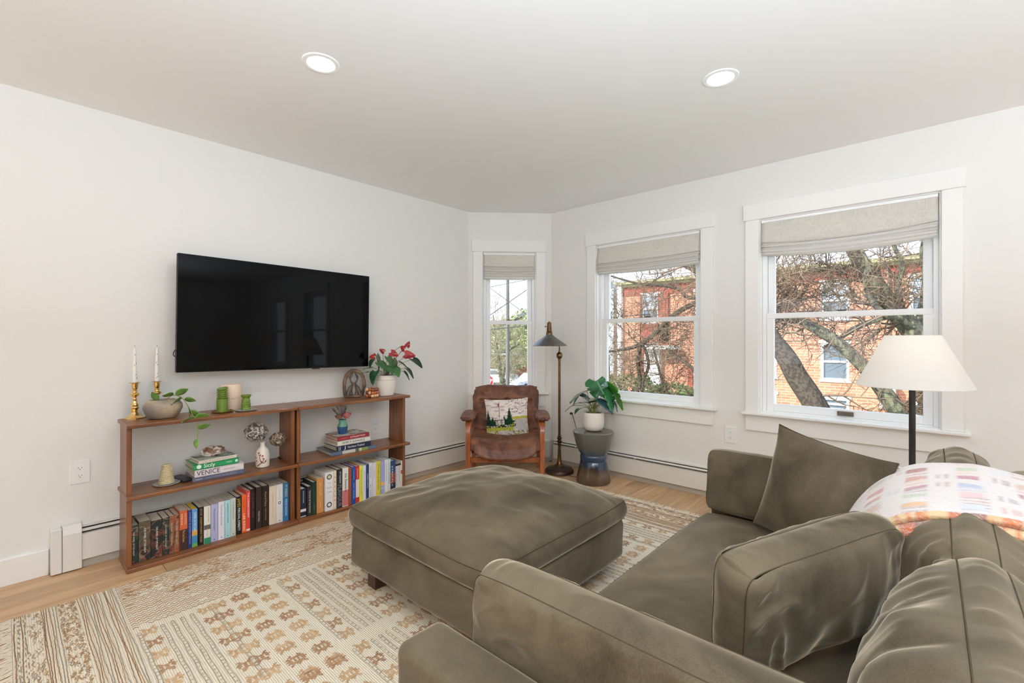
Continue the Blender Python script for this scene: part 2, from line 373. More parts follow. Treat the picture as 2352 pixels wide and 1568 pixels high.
# roman blinds: one thing each
def blind(O,U,a,b_,z_main,z_bot,sag,label,seed):
    rnd=random.Random(seed)
    O=Vector(O);U=Vector(U).normalized();N=Vector((-U.y,U.x))
    root=bpy.data.objects.new('roman_blind',None); COL.objects.link(root); tag(root,label,'blind',None)
    root.matrix_world=Matrix(((U.x,N.x,0,O.x),(U.y,N.y,0,O.y),(0,0,1,0),(0,0,0,1)))
    boxes('headrail',[((a+.012,-.004,ZT-.03),(b_-.012,.035,ZT-.010))],VINYL,root)
    def sheet(name,z_top,z_low,y_top,y_low,bulge,m,th=.004,x_in=.0,lip=0):
        n=36; rows=10; V=[];F=[]
        for j in range(rows+1):
            v=j/rows
            for i in range(n+1):
                u=i/n; x=a+.014+x_in+(b_-a-.028-2*x_in)*u
                sg=sag*(1-(2*u-1)**2)*v
                wv=.0035*noise.noise(Vector((u*5,v*1.3+seed,seed)))*v
                z=z_top+(z_low-z_top)*v-sg+ .004*noise.noise(Vector((u*3+9,seed,z_low*30)))*v
                y=y_top+(y_low-y_top)*v-bulge*math.sin(v*math.pi)+wv
                if lip and j>=rows-1: y+=.008*(j-rows+2)
                V.append((x,y,z))
        for j in range(rows):
            for i in range(n):
                q_=j*(n+1)+i; F.append((q_,q_+1,q_+n+2,q_+n+1))
        o=from_data(name,V,F,m,root,smooth=True)
        md=o.modifiers.new('thick','SOLIDIFY'); md.thickness=th; md.offset=0
        return o
    sheet('fabric_panel',ZT-.012,z_main,.006,-.020,-.004,LINEN)
    k_=5; tot=z_main-z_bot
    for i in range(k_):
        zt=z_main+.006-tot*i/k_; zl=z_main-tot*(i+1)/k_-.004
        # each fold bellies out towards the room and is tucked in again at its foot
        sheet('fabric_fold',zt,zl,.020,.004 if i%2 else .008,.026+.006*(i%2),LINEN if i in (0,2) else LINENW,x_in=.002*(i%2)+.001*i)
    return root
blind(FA,FD,*W1,1.952,1.832,.006,'small linen roman blind over the narrow bay window behind the armchair',1)
blind((0,YR),(1,0),*W2,1.925,1.832,.012,'linen roman blind on the middle window, above the monstera',2)
blind((0,YR),(1,0),*W3,1.925,1.838,.03,'wide linen roman blind on the large window behind the white-shaded lamp',3)

# baseboard heaters / baseboards
def heater(name,O,U,a,b_,slots=True,ends=(0,0)):
    O=Vector(O);U=Vector(U).normalized();N=Vector((-U.y,U.x))
    root=bpy.data.objects.new(name,None); COL.objects.link(root); root['kind']='structure'
    root.matrix_world=Matrix(((U.x,N.x,0,O.x),(U.y,N.y,0,O.y),(0,0,1,0),(0,0,0,1)))
    a0=a+ends[0]; b0=b_-ends[1]
    # profile boxes: y negative is into the room
    boxes('back_plate',[((a,-.006,.03),(b_,0,.224)),((a,-.030,.212),(b_,-.004,.219))],HEAT,root,.001)
    if slots:
        boxes('slot_shadow',[((a0,-.034,.150),(b0,-.010,.210))],DARK,root,0)
        extrude_poly('damper',[(a0,-.052,.198),(a0,-.030,.2075),(a0,-.028,.204),(a0,-.050,.1945)],(b0-a0,0,0),HEAT,root)
        boxes('front_panel',[((a0,-.058,.046),(b0,-.052,.187)),((a0,-.058,.183),(b0,-.044,.187)),((a0,-.056,.046),(b0,-.03,.051))],HEAT,root,.001)
        xx=a0+.25
        L=[]
        while xx<b0-.1: L.append(((xx,-.054,.185),(xx+.006,-.030,.198))); xx+=.62
        if L: boxes('bracket',L,HEAT,root,.0005)
    else:
        boxes('front_panel',[((a0,-.058,.046),(b0,-.052,.200)),((a0,-.058,.196),(b0,-.004,.214))],HEAT,root,.004)
    boxes('shoe_board',[((a,-.040,0),(b_,-.012,.046))],SHOE,root,.001)
    return root,a0,b0
# left wall: U points along +Y with outward -X  -> U=(0,1): N=(-1,0)
hl,_,_=heater('trim_1',(0,0),(0,1),.163,3.06,ends=(.118,.02))
boxes('end_cap',[((.163,-.064,.004),(.205,-.002,.236))],HEAT,hl,.004)
boxes('end_cover',[((.207,-.066,.006),(.281,-.052,.20))],HEAT,hl,.002)
extrude_poly('end_cover_top',[(.207,-.066,.196),(.207,-.058,.222),(.207,-.035,.238),(.207,-.001,.240),(.207,-.001,.196)],(.074,0,0),HEAT,hl,.001)
boxes('embossed_mark',[((.225,-.0675,.048),(.266,-.0655,.052)),((.225,-.0675,.058),(.266,-.0655,.060))],HEAT,hl,.0005)
heater('trim_2',FA,FD,.03,FL-.025,slots=False)
heater('trim_3',(0,YR),(1,0),.62,4.7,ends=(.03,.1))
bb=extrude_poly('baseboard_left',[(0,YB,0),(.015,YB,0),(.015,YB,.128),(.011,YB,.133),(0,YB,.133)],(0,.157-YB,0),TRIM); bb['kind']='structure'
st('baseboard_back',box('baseboard_back',(0,YB,0),(XR,YB+.015,.13),TRIM))

# outlets
def outlet(loc,axis,label):
    o=empty('wall_outlet',loc,label,'outlet')
    if axis=='R': o.rotation_euler=(0,0,0)       # faces -Y
    else: o.rotation_euler=(0,0,R(90))           # faces +X
    bm=bmesh.new(); add_box(bm,(-.041,-.006,-.0625),(.041,0,.0625),.004,2); from_bm('cover_plate',bm,PLATE,o)
    for s in (-1,1):
        V,F=[],[]
        n=24; pts=[]
        for i in range(n):
            a=2*math.pi*i/n; x=.0172*math.cos(a); z=.0143*math.sin(a)
            x=max(-.0172,min(.0172,x*1.12)); pts.append((x,-.009,z+s*.0205))
        rc=extrude_poly('receptacle',pts,(0,.004,0),PLATE,o)
        boxes('slot',[((-.0075,-.0094,s*.0205-.001),(-.0058,-.0088,s*.0205+.007)),((.0058,-.0094,s*.0205),(.0075,-.0088,s*.0205+.006)),((-.002,-.0094,s*.0205-.008),(.002,-.0088,s*.0205-.0045))],SLOT,rc,0)
    return o
outlet((0,.278,.506),'L','white duplex wall outlet left of the bookshelf')
outlet((0,2.076,.5),'L','white duplex outlet seen through the open right end of the bookshelf')
outlet((.838,YR,.481),'R','outlet behind the ceramic stool with a dark plug in it')
outlet((2.293,YR,.497),'R','white duplex outlet under the gap between the two large windows')

# recessed lights
def downlight(x,y,label,vis=True,e=7):
    o=empty('ceiling_downlight',(x,y,H),label,'light')
    lathe('trim_ring',[(.060,.0),(.0605,-.004),(.066,-.006),(.080,-.004),(.082,0)],mat('downlight_ring',srgb(250,250,249),.6),o,40,cap=False)
    V,F=lathe_data([(0.0001,.0),(.060,-.0005)],40,cap=False); from_data('diffuser',V,F,mat('downlight_diffuser',(1,1,1),.5,emit=(1,.97,.9),es=14),o)
    l=lamp('downlight_lamp','AREA',(x,y,H-.012),(0,0,0),e*INDOOR,(.97,.98,1),.11); l.data.shape='DISK'
    return o
downlight(1.34,.98,'bright recessed ceiling downlight above the television side')
downlight(2.664,2.34,'bright recessed ceiling downlight towards the large window')
# unseen further downlights, assumed and added behind the camera for more light
for x,y in ((3.6,-1.2),(5.4,1.2),(5.4,-1.3),(7.4,.5)): 
    l=lamp('downlight_lamp','AREA',(x,y,H-.012),(0,0,0),4.5*INDOOR,(1,.96,.90),.11); l.data.shape='DISK'

# ------------------------------------------------------------------ rug
RX0,RX1,RY0,RY1=.46,2.93,.022,3.185
rug=empty('area_rug',((RX0+RX1)/2,(RY0+RY1)/2,0),'large cream kilim rug with brown turtle and zigzag motifs and fringed ends','rug')
def WR(o):  # world coordinates -> child of the rug
    o.matrix_parent_inverse=Matrix.Translation(-Vector(((RX0+RX1)/2,(RY0+RY1)/2,0))); return o
RUGM=bpy.data.materials.new('rug_wool'); RUGM.use_nodes=True; t=RUGM.node_tree; b=t.nodes['Principled BSDF']
tcn=t.nodes.new('ShaderNodeTexCoord'); wv=t.nodes.new('ShaderNodeTexWave'); wv.bands_direction='Y'; wv.inputs['Scale'].default_value=42; wv.inputs['Distortion'].default_value=1.2; wv.inputs['Detail Scale'].default_value=3
n=t.nodes.new('ShaderNodeTexNoise'); n.inputs['Scale'].default_value=260; n3=t.nodes.new('ShaderNodeTexNoise'); n3.inputs['Scale'].default_value=7
for q_ in (wv,n,n3): t.links.new(tcn.outputs['Object'],q_.inputs[0])
mx=t.nodes.new('ShaderNodeMix'); mx.data_type='RGBA'; mx.inputs[6].default_value=(*srgb(202,190,168),1); mx.inputs[7].default_value=(*srgb(230,220,202),1)
ad=t.nodes.new('ShaderNodeMath'); t.links.new(wv.outputs['Fac'],ad.inputs[0]); t.links.new(n.outputs['Fac'],ad.inputs[1])
mu=t.nodes.new('ShaderNodeMath'); mu.operation='MULTIPLY'; mu.inputs[1].default_value=.6; t.links.new(ad.outputs[0],mu.inputs[0]); t.links.new(mu.outputs[0],mx.inputs[0])
t.links.new(mx.outputs[2],b.inputs['Base Color']); b.inputs['Roughness'].default_value=.95; b.inputs['Specular IOR Level'].default_value=.05
bp=t.nodes.new('ShaderNodeBump'); bp.inputs['Strength'].default_value=.6; bp.inputs['Distance'].default_value=.003; t.links.new(ad.outputs[0],bp.inputs['Height']); t.links.new(bp.outputs[0],b.inputs['Normal'])
rm=WR(box('woven_ground',(RX0,RY0,.001),(RX1,RY1,.010),RUGM,rug,bev=.003))
YB_=mat('yarn_brown',srgb(128,94,68),.95,noise_amt=1,noise_scale=50,col2=srgb(160,124,90)); YG=mat('yarn_grey',srgb(134,122,108),.95,noise_amt=1,noise_scale=60,col2=srgb(164,150,130)); YT=mat('yarn_tan',srgb(156,122,86),.95,noise_amt=1,noise_scale=40,col2=srgb(184,154,116)); YC=mat('yarn_cream',srgb(226,216,198),.95)
class Yarn:
    def __init__(s): s.V=[];s.F=[];s.I=[]
    def line(s,P,wd,m,h=.0022):
        P=[Vector((p[0],p[1],0)) for p in P]; b0=len(s.V)
        for i,p in enumerate(P):
            t_=(P[min(i+1,len(P)-1)]-P[max(0,i-1)]).normalized(); nn=Vector((-t_.y,t_.x,0))*wd/2
            s.V+= [tuple(p-nn+Vector((0,0,.0098))),tuple(p+Vector((0,0,.010+h))),tuple(p+nn+Vector((0,0,.0098)))]
        for i in range(len(P)-1):
            a=b0+i*3; s.F+=[(a,a+3,a+4,a+1),(a+1,a+4,a+5,a+2)]; s.I+=[m,m]
yn=Yarn(); rr=random.Random(3)
J=lambda a: rr.uniform(-a,a)
YE=RY0+RY1
def stripe(y,wd,m,x0=RX0+.004,x1=RX1-.004,wob=.002,dash=None):
    for yy in (y,YE-y):
        x=x0; P=[]
        ph=rr.random()*9
        while x<x1:
            P.append((x,yy+wob*math.sin(x*13+ph)+J(.0009)));
            x+=.016
            if dash and rr.random()<dash and len(P)>1:
                yn.line(P,wd,m); P=[]; x+=.010
        if len(P)>1: yn.line(P,wd,m)
stripe(.030,.005,0,dash=.03); stripe(.039,.004,1,dash=.6); stripe(.043,.004,1,dash=.6); stripe(.051,.004,0); stripe(.058,.0035,1,dash=.5); stripe(.062,.003,0,dash=.5)
for k in range(420):   # loose woven twigs of tan and grey yarn
    x=rr.uniform(RX0,RX1-.05); y=rr.uniform(.068,.108)
    for yy in (y,YE-y): yn.line([(x+i*.008,yy+.0035*math.sin(i*1.3+k)+J(.001)) for i in range(rr.randint(3,7))],.0035,rr.choice([2,1,3,2]))
for y in (.113,.118,.127,.138,.147,.157): stripe(y,.0034,0 if y<.14 else 1,wob=.0015)
for k in range(1500):  # rust band with eye motifs
    x=rr.uniform(RX0,RX1-.03); y=rr.uniform(.165,.222); c=((x-RX0)%.058-.029)/.029; d=(y-.193)/.028
    if c*c+d*d<.25 and rr.random()<.7: m=3
    else: m=rr.choice([2,2,2,0,1])
    for yy in (y,YE-y): yn.line([(x+i*.006,yy+.003*math.sin(i*1.7+k)) for i in range(rr.randint(3,5))],.004,m)
y=.232; i=0
while y<.352:
    if not (.303<y<.316): stripe(y,.0034,[0,0,2,1,1][i%5],wob=.0022)
    y+=.0086+J(.0008); i+=1
# side band of zigzag lines
def zig(x,y0,y1,amp,per,wd,m,gap=0):
    P=[];y=y0;s=1
    while y<y1:
        P.append((x+s*amp+J(.0012),y)); s=-s; y+=per/2+J(.0012)
        if gap and rr.random()<gap and len(P)>2: yn.line(P,wd,m); P=[]; y+=.02
    if len(P)>1: yn.line(P,wd,m)
x=RX0+.012; i=0
while x<.955:
    zig(x,.362,YE-.362,.0050,.024,.0046,[0,0,1,0,0][i%5],gap=.012); x+=.0195 if x>.80 or i%2 else .0215; i+=1
for k in range(2600):
    x=rr.uniform(RX0+.01,.80); y=rr.uniform(.37,YE-.37)
    v=noise.noise(Vector((x*11,y*5,2.2)))
    if v>.08 or rr.random()<.08: yn.line([(x,y),(x+J(.004),y+rr.uniform(.014,.034))],.0068,rr.choice([0,0,2]))
TUR=["...#...#...","..##...##..",".#.######..","##########.",".##.#.#.##.","###.#.#.###",".##.#.#.##.","##########.","..#######..",".##.###.##.",".#...#...#."]
HOR=["##.....##.",".##...##..",".########.",".##.##.###","..#.##.##.",".##.##..#.","########..",".##..###..","##....##.."]
def motif(bm_,x,y,cx_,cy_,m,flip=False):
    nr=len(bm_);nc=len(bm_[0])
    for r_,row in enumerate(bm_):
        c=0
        while c<nc:
            if row[c]=='#':
                d=c
                while d+1<nc and row[d+1]=='#': d+=1
                ya=y+(c-nc/2)*cy_; yb=y+(d+1-nc/2)*cy_
                if flip: ya,yb=2*y-yb,2*y-ya
                xx=x+(r_-nr/2+.5)*cx_+J(.0006)
                yn.line([(xx,ya+J(.001)),(xx,yb+J(.001))],cx_*1.02,m); c=d
            c+=1
def ladder(y,x0,x1,m=1):
    y+=J(.001)
    for s in (-.0065,.0065): yn.line([(x0+i*(x1-x0)/30,y+s+.0012*math.sin(i*.9+y*50)) for i in range(31)],.0030,m)
    x=x0+.014
    while x<x1:
        yn.line([(x,y-.004),(x,y+.004)],.004,m); x+=.026+J(.003)
    yn.line([(x0,y-.0065),(x0-.006,y),(x0,y+.0065)],.003,m)
for blk in ((1.000,1.652),(1.745,2.40)):
    per=.5466
    for p_ in range(6):
        o_=.375+p_*per
        for dy in (0,.080,.115,.148,.183,.262-.001): 
            yy=o_+dy-(.001 if dy else 0)
            if yy<YE-.375: ladder(yy,*blk)
        for dy,kind in ((.035,'h'),(.232,'h'),(.290,'h')):
            for k in range(7):
                xx=blk[0]+.006+.1035*k; yy=o_+dy
                if yy<YE-.39: motif(HOR,xx,yy,.0076,.0060,0 if k%2 else 2,flip=dy>.1 and dy<.25)
        for dy in (.373,.470):
            for k in range(8):
                xx=blk[0]+.006+.1045*k; yy=o_+dy
                if yy<YE-.39 and xx<2.6: motif(TUR,xx,yy,.0066,.0068,2 if k%3 else 0)
WR(from_data('yarn_pattern',yn.V,yn.F,[YB_,YG,YT,YC],rug,mi=yn.I))['kind']='stuff'
V=[];F=[]
def strand(x,y,s):
    L=rr.uniform(.045,.085); a=J(.5); P=[]
    for i in range(5):
        u=i/4; P.append((x+L*u*math.sin(a)+J(.004)*u,y+s*L*u*math.cos(a),.010-.007*min(1,u*2.2)+rr.uniform(0,.004)*u))
    tube_data(P,[.0016,.0016,.0015,.0013,.0008],3,V,F,False)
x=RX0+.004
while x<RX1:
    for q_ in range(3): strand(x+J(.003),RY0,-1); strand(x+J(.003),RY1,1)
    x+=.0095
for k in range(260):   # loose ends sticking up along the window end
    x=rr.uniform(RX0,RX1); strand(x,RY1-rr.uniform(0,.05),1)
WR(from_data('fringe',V,F,mat('fringe_yarn',srgb(222,212,194),.95),rug))['kind']='stuff'

# ------------------------------------------------------------------ cushions
def cushion(name,w_,h_,t_,crown,mat_,parent=None,seed=1,n=46,pinch=.03,ck=.10,wr=.004,wl=.06,lump=.006,band_bulge=.01,crown_b=None,pw_=.5,deform=None,piping=.0018,freq=34,nb=6,crease=0.0,cscale=6.0):
    """soft boxed cushion, local x width, y height, z thickness; band of thickness t_, faces puffed by crown"""
    rnd=random.Random(seed); ph=[rnd.uniform(0,6.28) for _ in range(16)]
    cb=crown if crown_b is None else crown_b
    def edge_w(s,e):
        q=s*freq*.17; return 1.5*noise.noise(Vector((q,ph[e]*5,seed)))+.9*noise.noise(Vector((q*2.3,ph[e+4]*5,seed)))*(.4+noise.noise(Vector((q*.4,ph[e+8],2)))**2*4)
    def cre(x,y,z_):
        if not crease: return 0
        q=Vector((x*cscale+seed*2.1,y*cscale*.8,z_*cscale+seed))
        r=1-abs(noise.noise(q+Vector((noise.noise(q*.7),noise.noise(q*.9),0))*.8))*2.2
        return crease*(max(0,r)**2.6)*(.35+abs(noise.noise(q*.45))*1.4)
    def plan(u,v):
        x=w_/2*u*(1-pinch*(1-v*v)*u*u); y=h_/2*v*(1-pinch*(1-u*u)*v*v)
        c=1-ck*(abs(u*v))**5
        return x*c,y*c
    def pt(u,v,side,bz=None):
        x,y=plan(u,v)
        if bz is None:
            cr_=crown if side>0 else cb
            dm=(max(0,(1-u*u))**pw_)*(max(0,(1-v*v))**pw_)
            z=side*(t_/2+cr_*dm)
            du=(1-abs(u))*w_/2; dv=(1-abs(v))*h_/2
            a=0
            fu=math.exp(-du/wl)*(1-math.exp(-du/(wl*.12))); fv=math.exp(-dv/wl)*(1-math.exp(-dv/(wl*.12)))
            a+=wr*fu*edge_w(v*h_/2*(1+.0),0 if u>0 else 1); a+=wr*fv*edge_w(u*w_/2,2 if v>0 else 3)
            a+=lump*noise.noise(Vector((x*4.2,y*4.2,seed*3.7+side)))*min(1,dm*2)
            a+=lump*.35*noise.noise(Vector((x*13,y*13,seed*3.7+side)))*min(1,dm*2)
            z+=side*(a+cre(x,y,0)*min(1,dm*3))
        else:
            z=t_/2*bz; k=1-bz*bz
            L=math.hypot(x,y) or 1
            bb_=band_bulge*k+cre(x,y,z)*k*.35+wr*.3*k*edge_w(x+y,1)*1.0
            if abs(u)>=abs(v): x+=math.copysign(bb_,u)
            if abs(v)>=abs(u): y+=math.copysign(bb_,v)
        p=Vector((x,y,z))
        return deform(p) if deform else p
    bm=bmesh.new()
    g=[math.sin((i/n-.5)*math.pi*.94)/math.sin(.5*math.pi*.94) for i in range(n+1)]
    for side in (1,-1):
        rows=[[bm.verts.new(pt(u,v,side)) for u in g] for v in g]
        for j in range(n):
            for i in range(n):
                q_=[rows[j][i],rows[j][i+1],rows[j+1][i+1],rows[j+1][i]]
                bm.faces.new(q_ if side>0 else q_[::-1])
    per=[(u,-1) for u in g[:-1]]+[(1,v) for v in g[:-1]]+[(u,1) for u in g[::-1][:-1]]+[(-1,v) for v in g[::-1][:-1]]
    m_=len(per); rings=[[bm.verts.new(pt(u,v,1,-1+2*k/nb)) for u,v in per] for k in range(nb+1)]
    for k in range(nb):
        for i in range(m_):
            j=(i+1)%m_; bm.faces.new((rings[k][i],rings[k][j],rings[k+1][j],rings[k+1][i]))
    bmesh.ops.remove_doubles(bm,verts=bm.verts,dist=.0004)
    o=from_bm(name,bm,mat_,parent,smooth=True)
    if piping:
        for s in ((1,-1) if t_>.03 else (1,)):
            P=[pt(u,v,1,s) for u,v in per]; P.append(P[0])
            V,F=tube_data(P,piping,5,cap=False)
            p=from_data('seam_piping',V,F,VELVETD if mat_==VELVET else mat_,o,smooth=True)
    return o
def place(o,origin,xd,yd):
    """local x along xd, local y near yd, z = x cross y"""
    x=Vector(xd).normalized(); y=Vector(yd); y=(y-x*y.dot(x)).normalized(); z=x.cross(y)
    o.matrix_world=Matrix(((x.x,y.x,z.x,origin[0]),(x.y,y.y,z.y,origin[1]),(x.z,y.z,z.z,origin[2]),(0,0,0,1)))
    return o

# ottoman
ott=empty('ottoman',(1.745,1.675,.0115),'square olive velvet ottoman on the rug in front of the bookshelf','ottoman')
def soft_box(name,w_,h_,t_,parent,seed,mat_=None,rad=.035,loc=(0,0,0),lump=.006):
    bm=bmesh.new(); add_box(bm,(-w_/2,-h_/2,0),(w_/2,h_/2,t_),rad,5)
    bmesh.ops.subdivide_edges(bm,edges=[e for e in bm.edges if e.calc_length()>.08],cuts=9,use_grid_fill=True)
    for v in bm.verts:
        nn=noise.noise(Vector((v.co.x*3.3+seed,v.co.y*3.3,v.co.z*5)))
        v.co+=Vector((v.co.x/w_,v.co.y/h_,0))*nn*lump*2
    return from_bm(name,bm,mat_ or VELVET,parent,loc,True)
soft_box('base',.99,1.01,.205,ott,1,loc=(0,0,.078))
for sx_ in (-1,1):
    for sy_ in (-1,1):
        box('leg',(sx_*.347-.034,sy_*.437-.034,.0003),(sx_*.347+.034,sy_*.437+.034,.080),LEGW,ott,.003)
def ottd(p):
    # crown shifted towards the far side, soft and full; rests on the base
    if p.z>0: p.z+= .012*noise.noise(Vector((p.x*1.8,p.y*1.8,4)))
    return p
c=cushion('seat_cushion',1.01,1.03,.085,.125,VELVET,ott,seed=5,n=90,pinch=.012,ck=.03,crease=.005,cscale=4.5,wr=.009,wl=.10,lump=.02,crown_b=.004,pw_=.62,deform=ottd,freq=60,band_bulge=.012)
c.location=(0,0,.326)

# sofa
sofa=empty('sofa',(3.12,1.5,.0115),'large olive velvet sofa with low arm, seen from behind its near arm','sofa')
def sp(o): o.location=Vector(o.location)-Vector((3.12,1.5,.0115)); return o
sp(soft_box('base_frame',1.05,1.66,.20,sofa,2,loc=(3.13,1.515,.075)))
sp(soft_box('arm',1.17,.132,.50,sofa,3,loc=(3.135,.634,.068),rad=.026,lump=.004))
sp(soft_box('arm',1.12,.13,.44,sofa,4,loc=(3.165,2.415,.068),rad=.03,lump=.004))
sp(soft_box('back_frame',.17,1.92,.69,sofa,5,loc=(3.69,1.53,.068),rad=.06,lump=.004))
for x,y in ((2.64,.66),(2.64,2.38),(3.62,.66),(3.62,2.38)): sp(box('leg',(x-.033,y-.033,.012),(x+.033,y+.033,.09),LEGW,sofa,.003))
seat=cushion('seat_cushion',1.03,1.60,.11,.035,VELVET,sofa,seed=8,n=60,pinch=.01,ck=.04,wr=.004,wl=.07,lump=.012,crown_b=0,freq=40,band_bulge=.02)
seat.location=Vector((3.12,1.505,.335))-Vector((3.12,1.5,.0115))
def sc_(name,label,o):
    o.name=name; tag(o,label,'cushion'); return o
# long bolster cushion against the near arm
def bend(a):
    def f(p): p.z+=a*p.x*p.x; return p
    return f
o=cushion('bolster_cushion',.84,.275,.10,.022,VELVET,seed=11,n=100,pinch=.008,ck=.06,wr=.011,wl=.055,lump=.016,freq=90,band_bulge=.010,nb=12,crease=.010,cscale=7,piping=.0016)
sc_('bolster_cushion','long low olive velvet cushion standing along the near arm of the sofa',o); place(o,(3.055,.775,.562),(1,.0,.0),(0,.0,1))
o=cushion('boxed_cushion',.52,.27,.09,.035,VELVET,seed=12,n=90,pinch=.03,ck=.10,wr=.010,wl=.07,lump=.018,freq=80,band_bulge=.012,nb=12,crease=.010,cscale=7,piping=.0016)
sc_('boxed_cushion','slumped boxed olive velvet cushion leaning on the big near back cushion',o); place(o,(3.195,1.33,.615),(.47,.87,.09),(.10,-.12,1))
o=cushion('back_cushion',.68,.42,.07,.145,VELVET,seed=13,n=90,pinch=.02,ck=.12,wr=.016,wl=.10,lump=.025,freq=95,band_bulge=.015,nb=10,crease=.010,cscale=6,piping=.0016,pw_=.6)
sc_('back_cushion','nearest plump olive velvet back cushion at the bottom right corner',o); place(o,(3.485,1.02,.580),(0,1,.0),(.03,0,1))
o=cushion('back_cushion',1.02,.41,.075,.13,VELVET,seed=14,n=90,pinch=.02,ck=.12,wr=.016,wl=.10,lump=.025,freq=95,band_bulge=.015,nb=10,crease=.005,cscale=6,piping=.0016,pw_=.6)
sc_('back_cushion','farther plump olive velvet back cushion lying under the plaid blanket',o); place(o,(3.485,1.88,.600),(0,1,.09),(.03,0,1))
o=cushion('end_cushion',.50,.28,.10,.03,VELVET,seed=15,n=50,pinch=.03,ck=.08,wr=.006,wl=.04,lump=.012,freq=90,band_bulge=.008,piping=.0016)
sc_('end_cushion','low boxed olive velvet cushion at the far end of the sofa',o); place(o,(2.885,2.265,.565),(1,-.04,0),(.0,.12,1))
o=cushion('throw_pillow',.42,.42,.010,.085,VELVET,seed=16,n=64,pinch=.055,ck=-.02,wr=.006,wl=.09,crease=.008,cscale=4.5,lump=.016,pw_=.75,freq=36,band_bulge=0,piping=.0016)
sc_('throw_pillow','square olive velvet throw pillow standing on its corner before the end cushion',o); place(o,(3.105,2.05,.635),(.86,-.40,-.13),(.22,.12,1))

# ------------------------------------------------------------------ blanket over the far back cushion
pal=[srgb(*c) for c in ((182,120,104),(150,80,70),(196,160,140),(150,165,190),(176,186,160),(206,160,110),(120,84,84),(214,178,180),(160,90,110),(198,202,214))]
CR=srgb(214,206,203)
BLK=bpy.data.materials.new('plaid_wool'); BLK.use_nodes=True; t=BLK.node_tree; b=t.nodes['Principled BSDF']
at=t.nodes.new('ShaderNodeAttribute'); at.attribute_name='Col'; n=t.nodes.new('ShaderNodeTexNoise'); n.inputs['Scale'].default_value=170; n.inputs['Detail'].default_value=4
tcn=t.nodes.new('ShaderNodeTexCoord'); t.links.new(tcn.outputs['Object'],n.inputs[0])
mx=t.nodes.new('ShaderNodeMix'); mx.data_type='RGBA'; mx.blend_type='MIX'; mr=t.nodes.new('ShaderNodeMapRange'); mr.inputs[1].default_value=.45; mr.inputs[2].default_value=.75; mr.inputs[4].default_value=.5
t.links.new(n.outputs['Fac'],mr.inputs[0]); t.links.new(mr.outputs[0],mx.inputs[0]); t.links.new(at.outputs['Color'],mx.inputs[6]); mx.inputs[7].default_value=(*CR,1)
t.links.new(mx.outputs[2],b.inputs['Base Color']); b.inputs['Roughness'].default_value=.95; b.inputs['Sheen Weight'].default_value=.5; b.inputs['Specular IOR Level'].default_value=.05
bp=t.nodes.new('ShaderNodeBump'); bp.inputs['Strength'].default_value=.7; bp.inputs['Distance'].default_value=.006; t.links.new(n.outputs['Fac'],bp.inputs['Height']); t.links.new(bp.outputs[0],b.inputs['Normal'])
def plaid(a,b_,warm=False):
    """colour of the cloth at a (along) b (across), metres"""
    ca,cb=int(a/.052),int(b_/.038); fa,fb=a/.052-ca,b_/.038-cb
    h=random.Random(ca*7919+cb*104729+5).random()
    if warm:
        seq=[srgb(186,92,56),srgb(196,138,84),srgb(206,176,130),srgb(176,92,56),srgb(130,86,72),srgb(204,156,108),srgb(190,112,66),srgb(208,190,164)]
        c=seq[int(a/.03)%len(seq)] if int(a/.11)%3 else seq[(int(a/.012))%2*4+2]
        return c
    col=CR
    if ca%2==0 and cb%2==0 and fa<.86 and fb<.8: 
        if h<.78: col=pal[int(h*97)%len(pal)]
    elif ca%2==0 and h<.45 and int(fb*4)%2: col=tuple(.5*(x+y) for x,y in zip(CR,pal[int(h*313)%len(pal)]))
    elif cb%2==0 and h<.55 and int(fa*5)%2: col=tuple(.45*x+.55*y for x,y in zip(CR,pal[int(h*517)%len(pal)]))
    return col
# cross-section of the cushion the cloth lies over (x,z) and sheets of cloth
sec=smooth_path([(3.20,0,.50),(3.23,0,.60),(3.29,0,.695),(3.38,0,.765),(3.49,0,.792),(3.60,0,.785),(3.70,0,.762),(3.79,0,.73),(3.83,0,.62)],14)
def cloth(name,y0,y1,lift,parent,warm_edge=False,seed=1,inset=0,ny=60):
    sl=[0]
    for i in range(1,len(sec)): sl.append(sl[-1]+(sec[i]-sec[i-1]).length)
    V=[];F=[];C=[]
    m_=len(sec); c0=Vector((3.5,0,.55))
    for j in range(ny+1):
        v=j/ny
        for i in range(m_):
            p=sec[i]; nr=(p-c0); nr.y=0; nr.normalize()
            tl=i/(m_-1)
            y=y0+(y1-y0)*v+.05*(tl-.5)*(1-v)*2+.012*math.sin(tl*9+seed)*(1-v)
            e=.0
            if v<.10: e=-.010*(1-v/.10)**2 + .0
            wv=.006*noise.noise(Vector((p.x*9,y*9,seed)))+.003*noise.noise(Vector((p.x*24,y*24,seed)))
            q_=p+nr*(lift+e+wv)+Vector((0,0,.09*(y-1.90)))
            V.append((q_.x,y,q_.z)); C.append(plaid(sl[i]+.3+.1*seed,(y-y0)+.02*math.sin(sl[i]*6)+3*seed,warm_edge or (v<.04)))
    for j in range(ny):
        for i in range(m_-1):
            k=j*m_+i; F.append((k,k+1,k+1+m_,k+m_))
    o=from_data(name,V,F,BLK,parent,smooth=True)
    ca=o.data.color_attributes.new('Col','FLOAT_COLOR','POINT')
    ca.data.foreach_set('color',[x for c in C for x in (*c,1)])
    md=o.modifiers.new('t','SOLIDIFY'); md.thickness=.016; md.offset=-1; 
    return o
blk=cloth('wool_blanket',1.60,2.02,.034,None,False,1,ny=110); tag(blk,'folded wool blanket in a pastel plaid with an orange underside, draped over the back cushion','blanket')
cloth('lower_fold',1.572,1.96,.013,blk,True,2,ny=30)

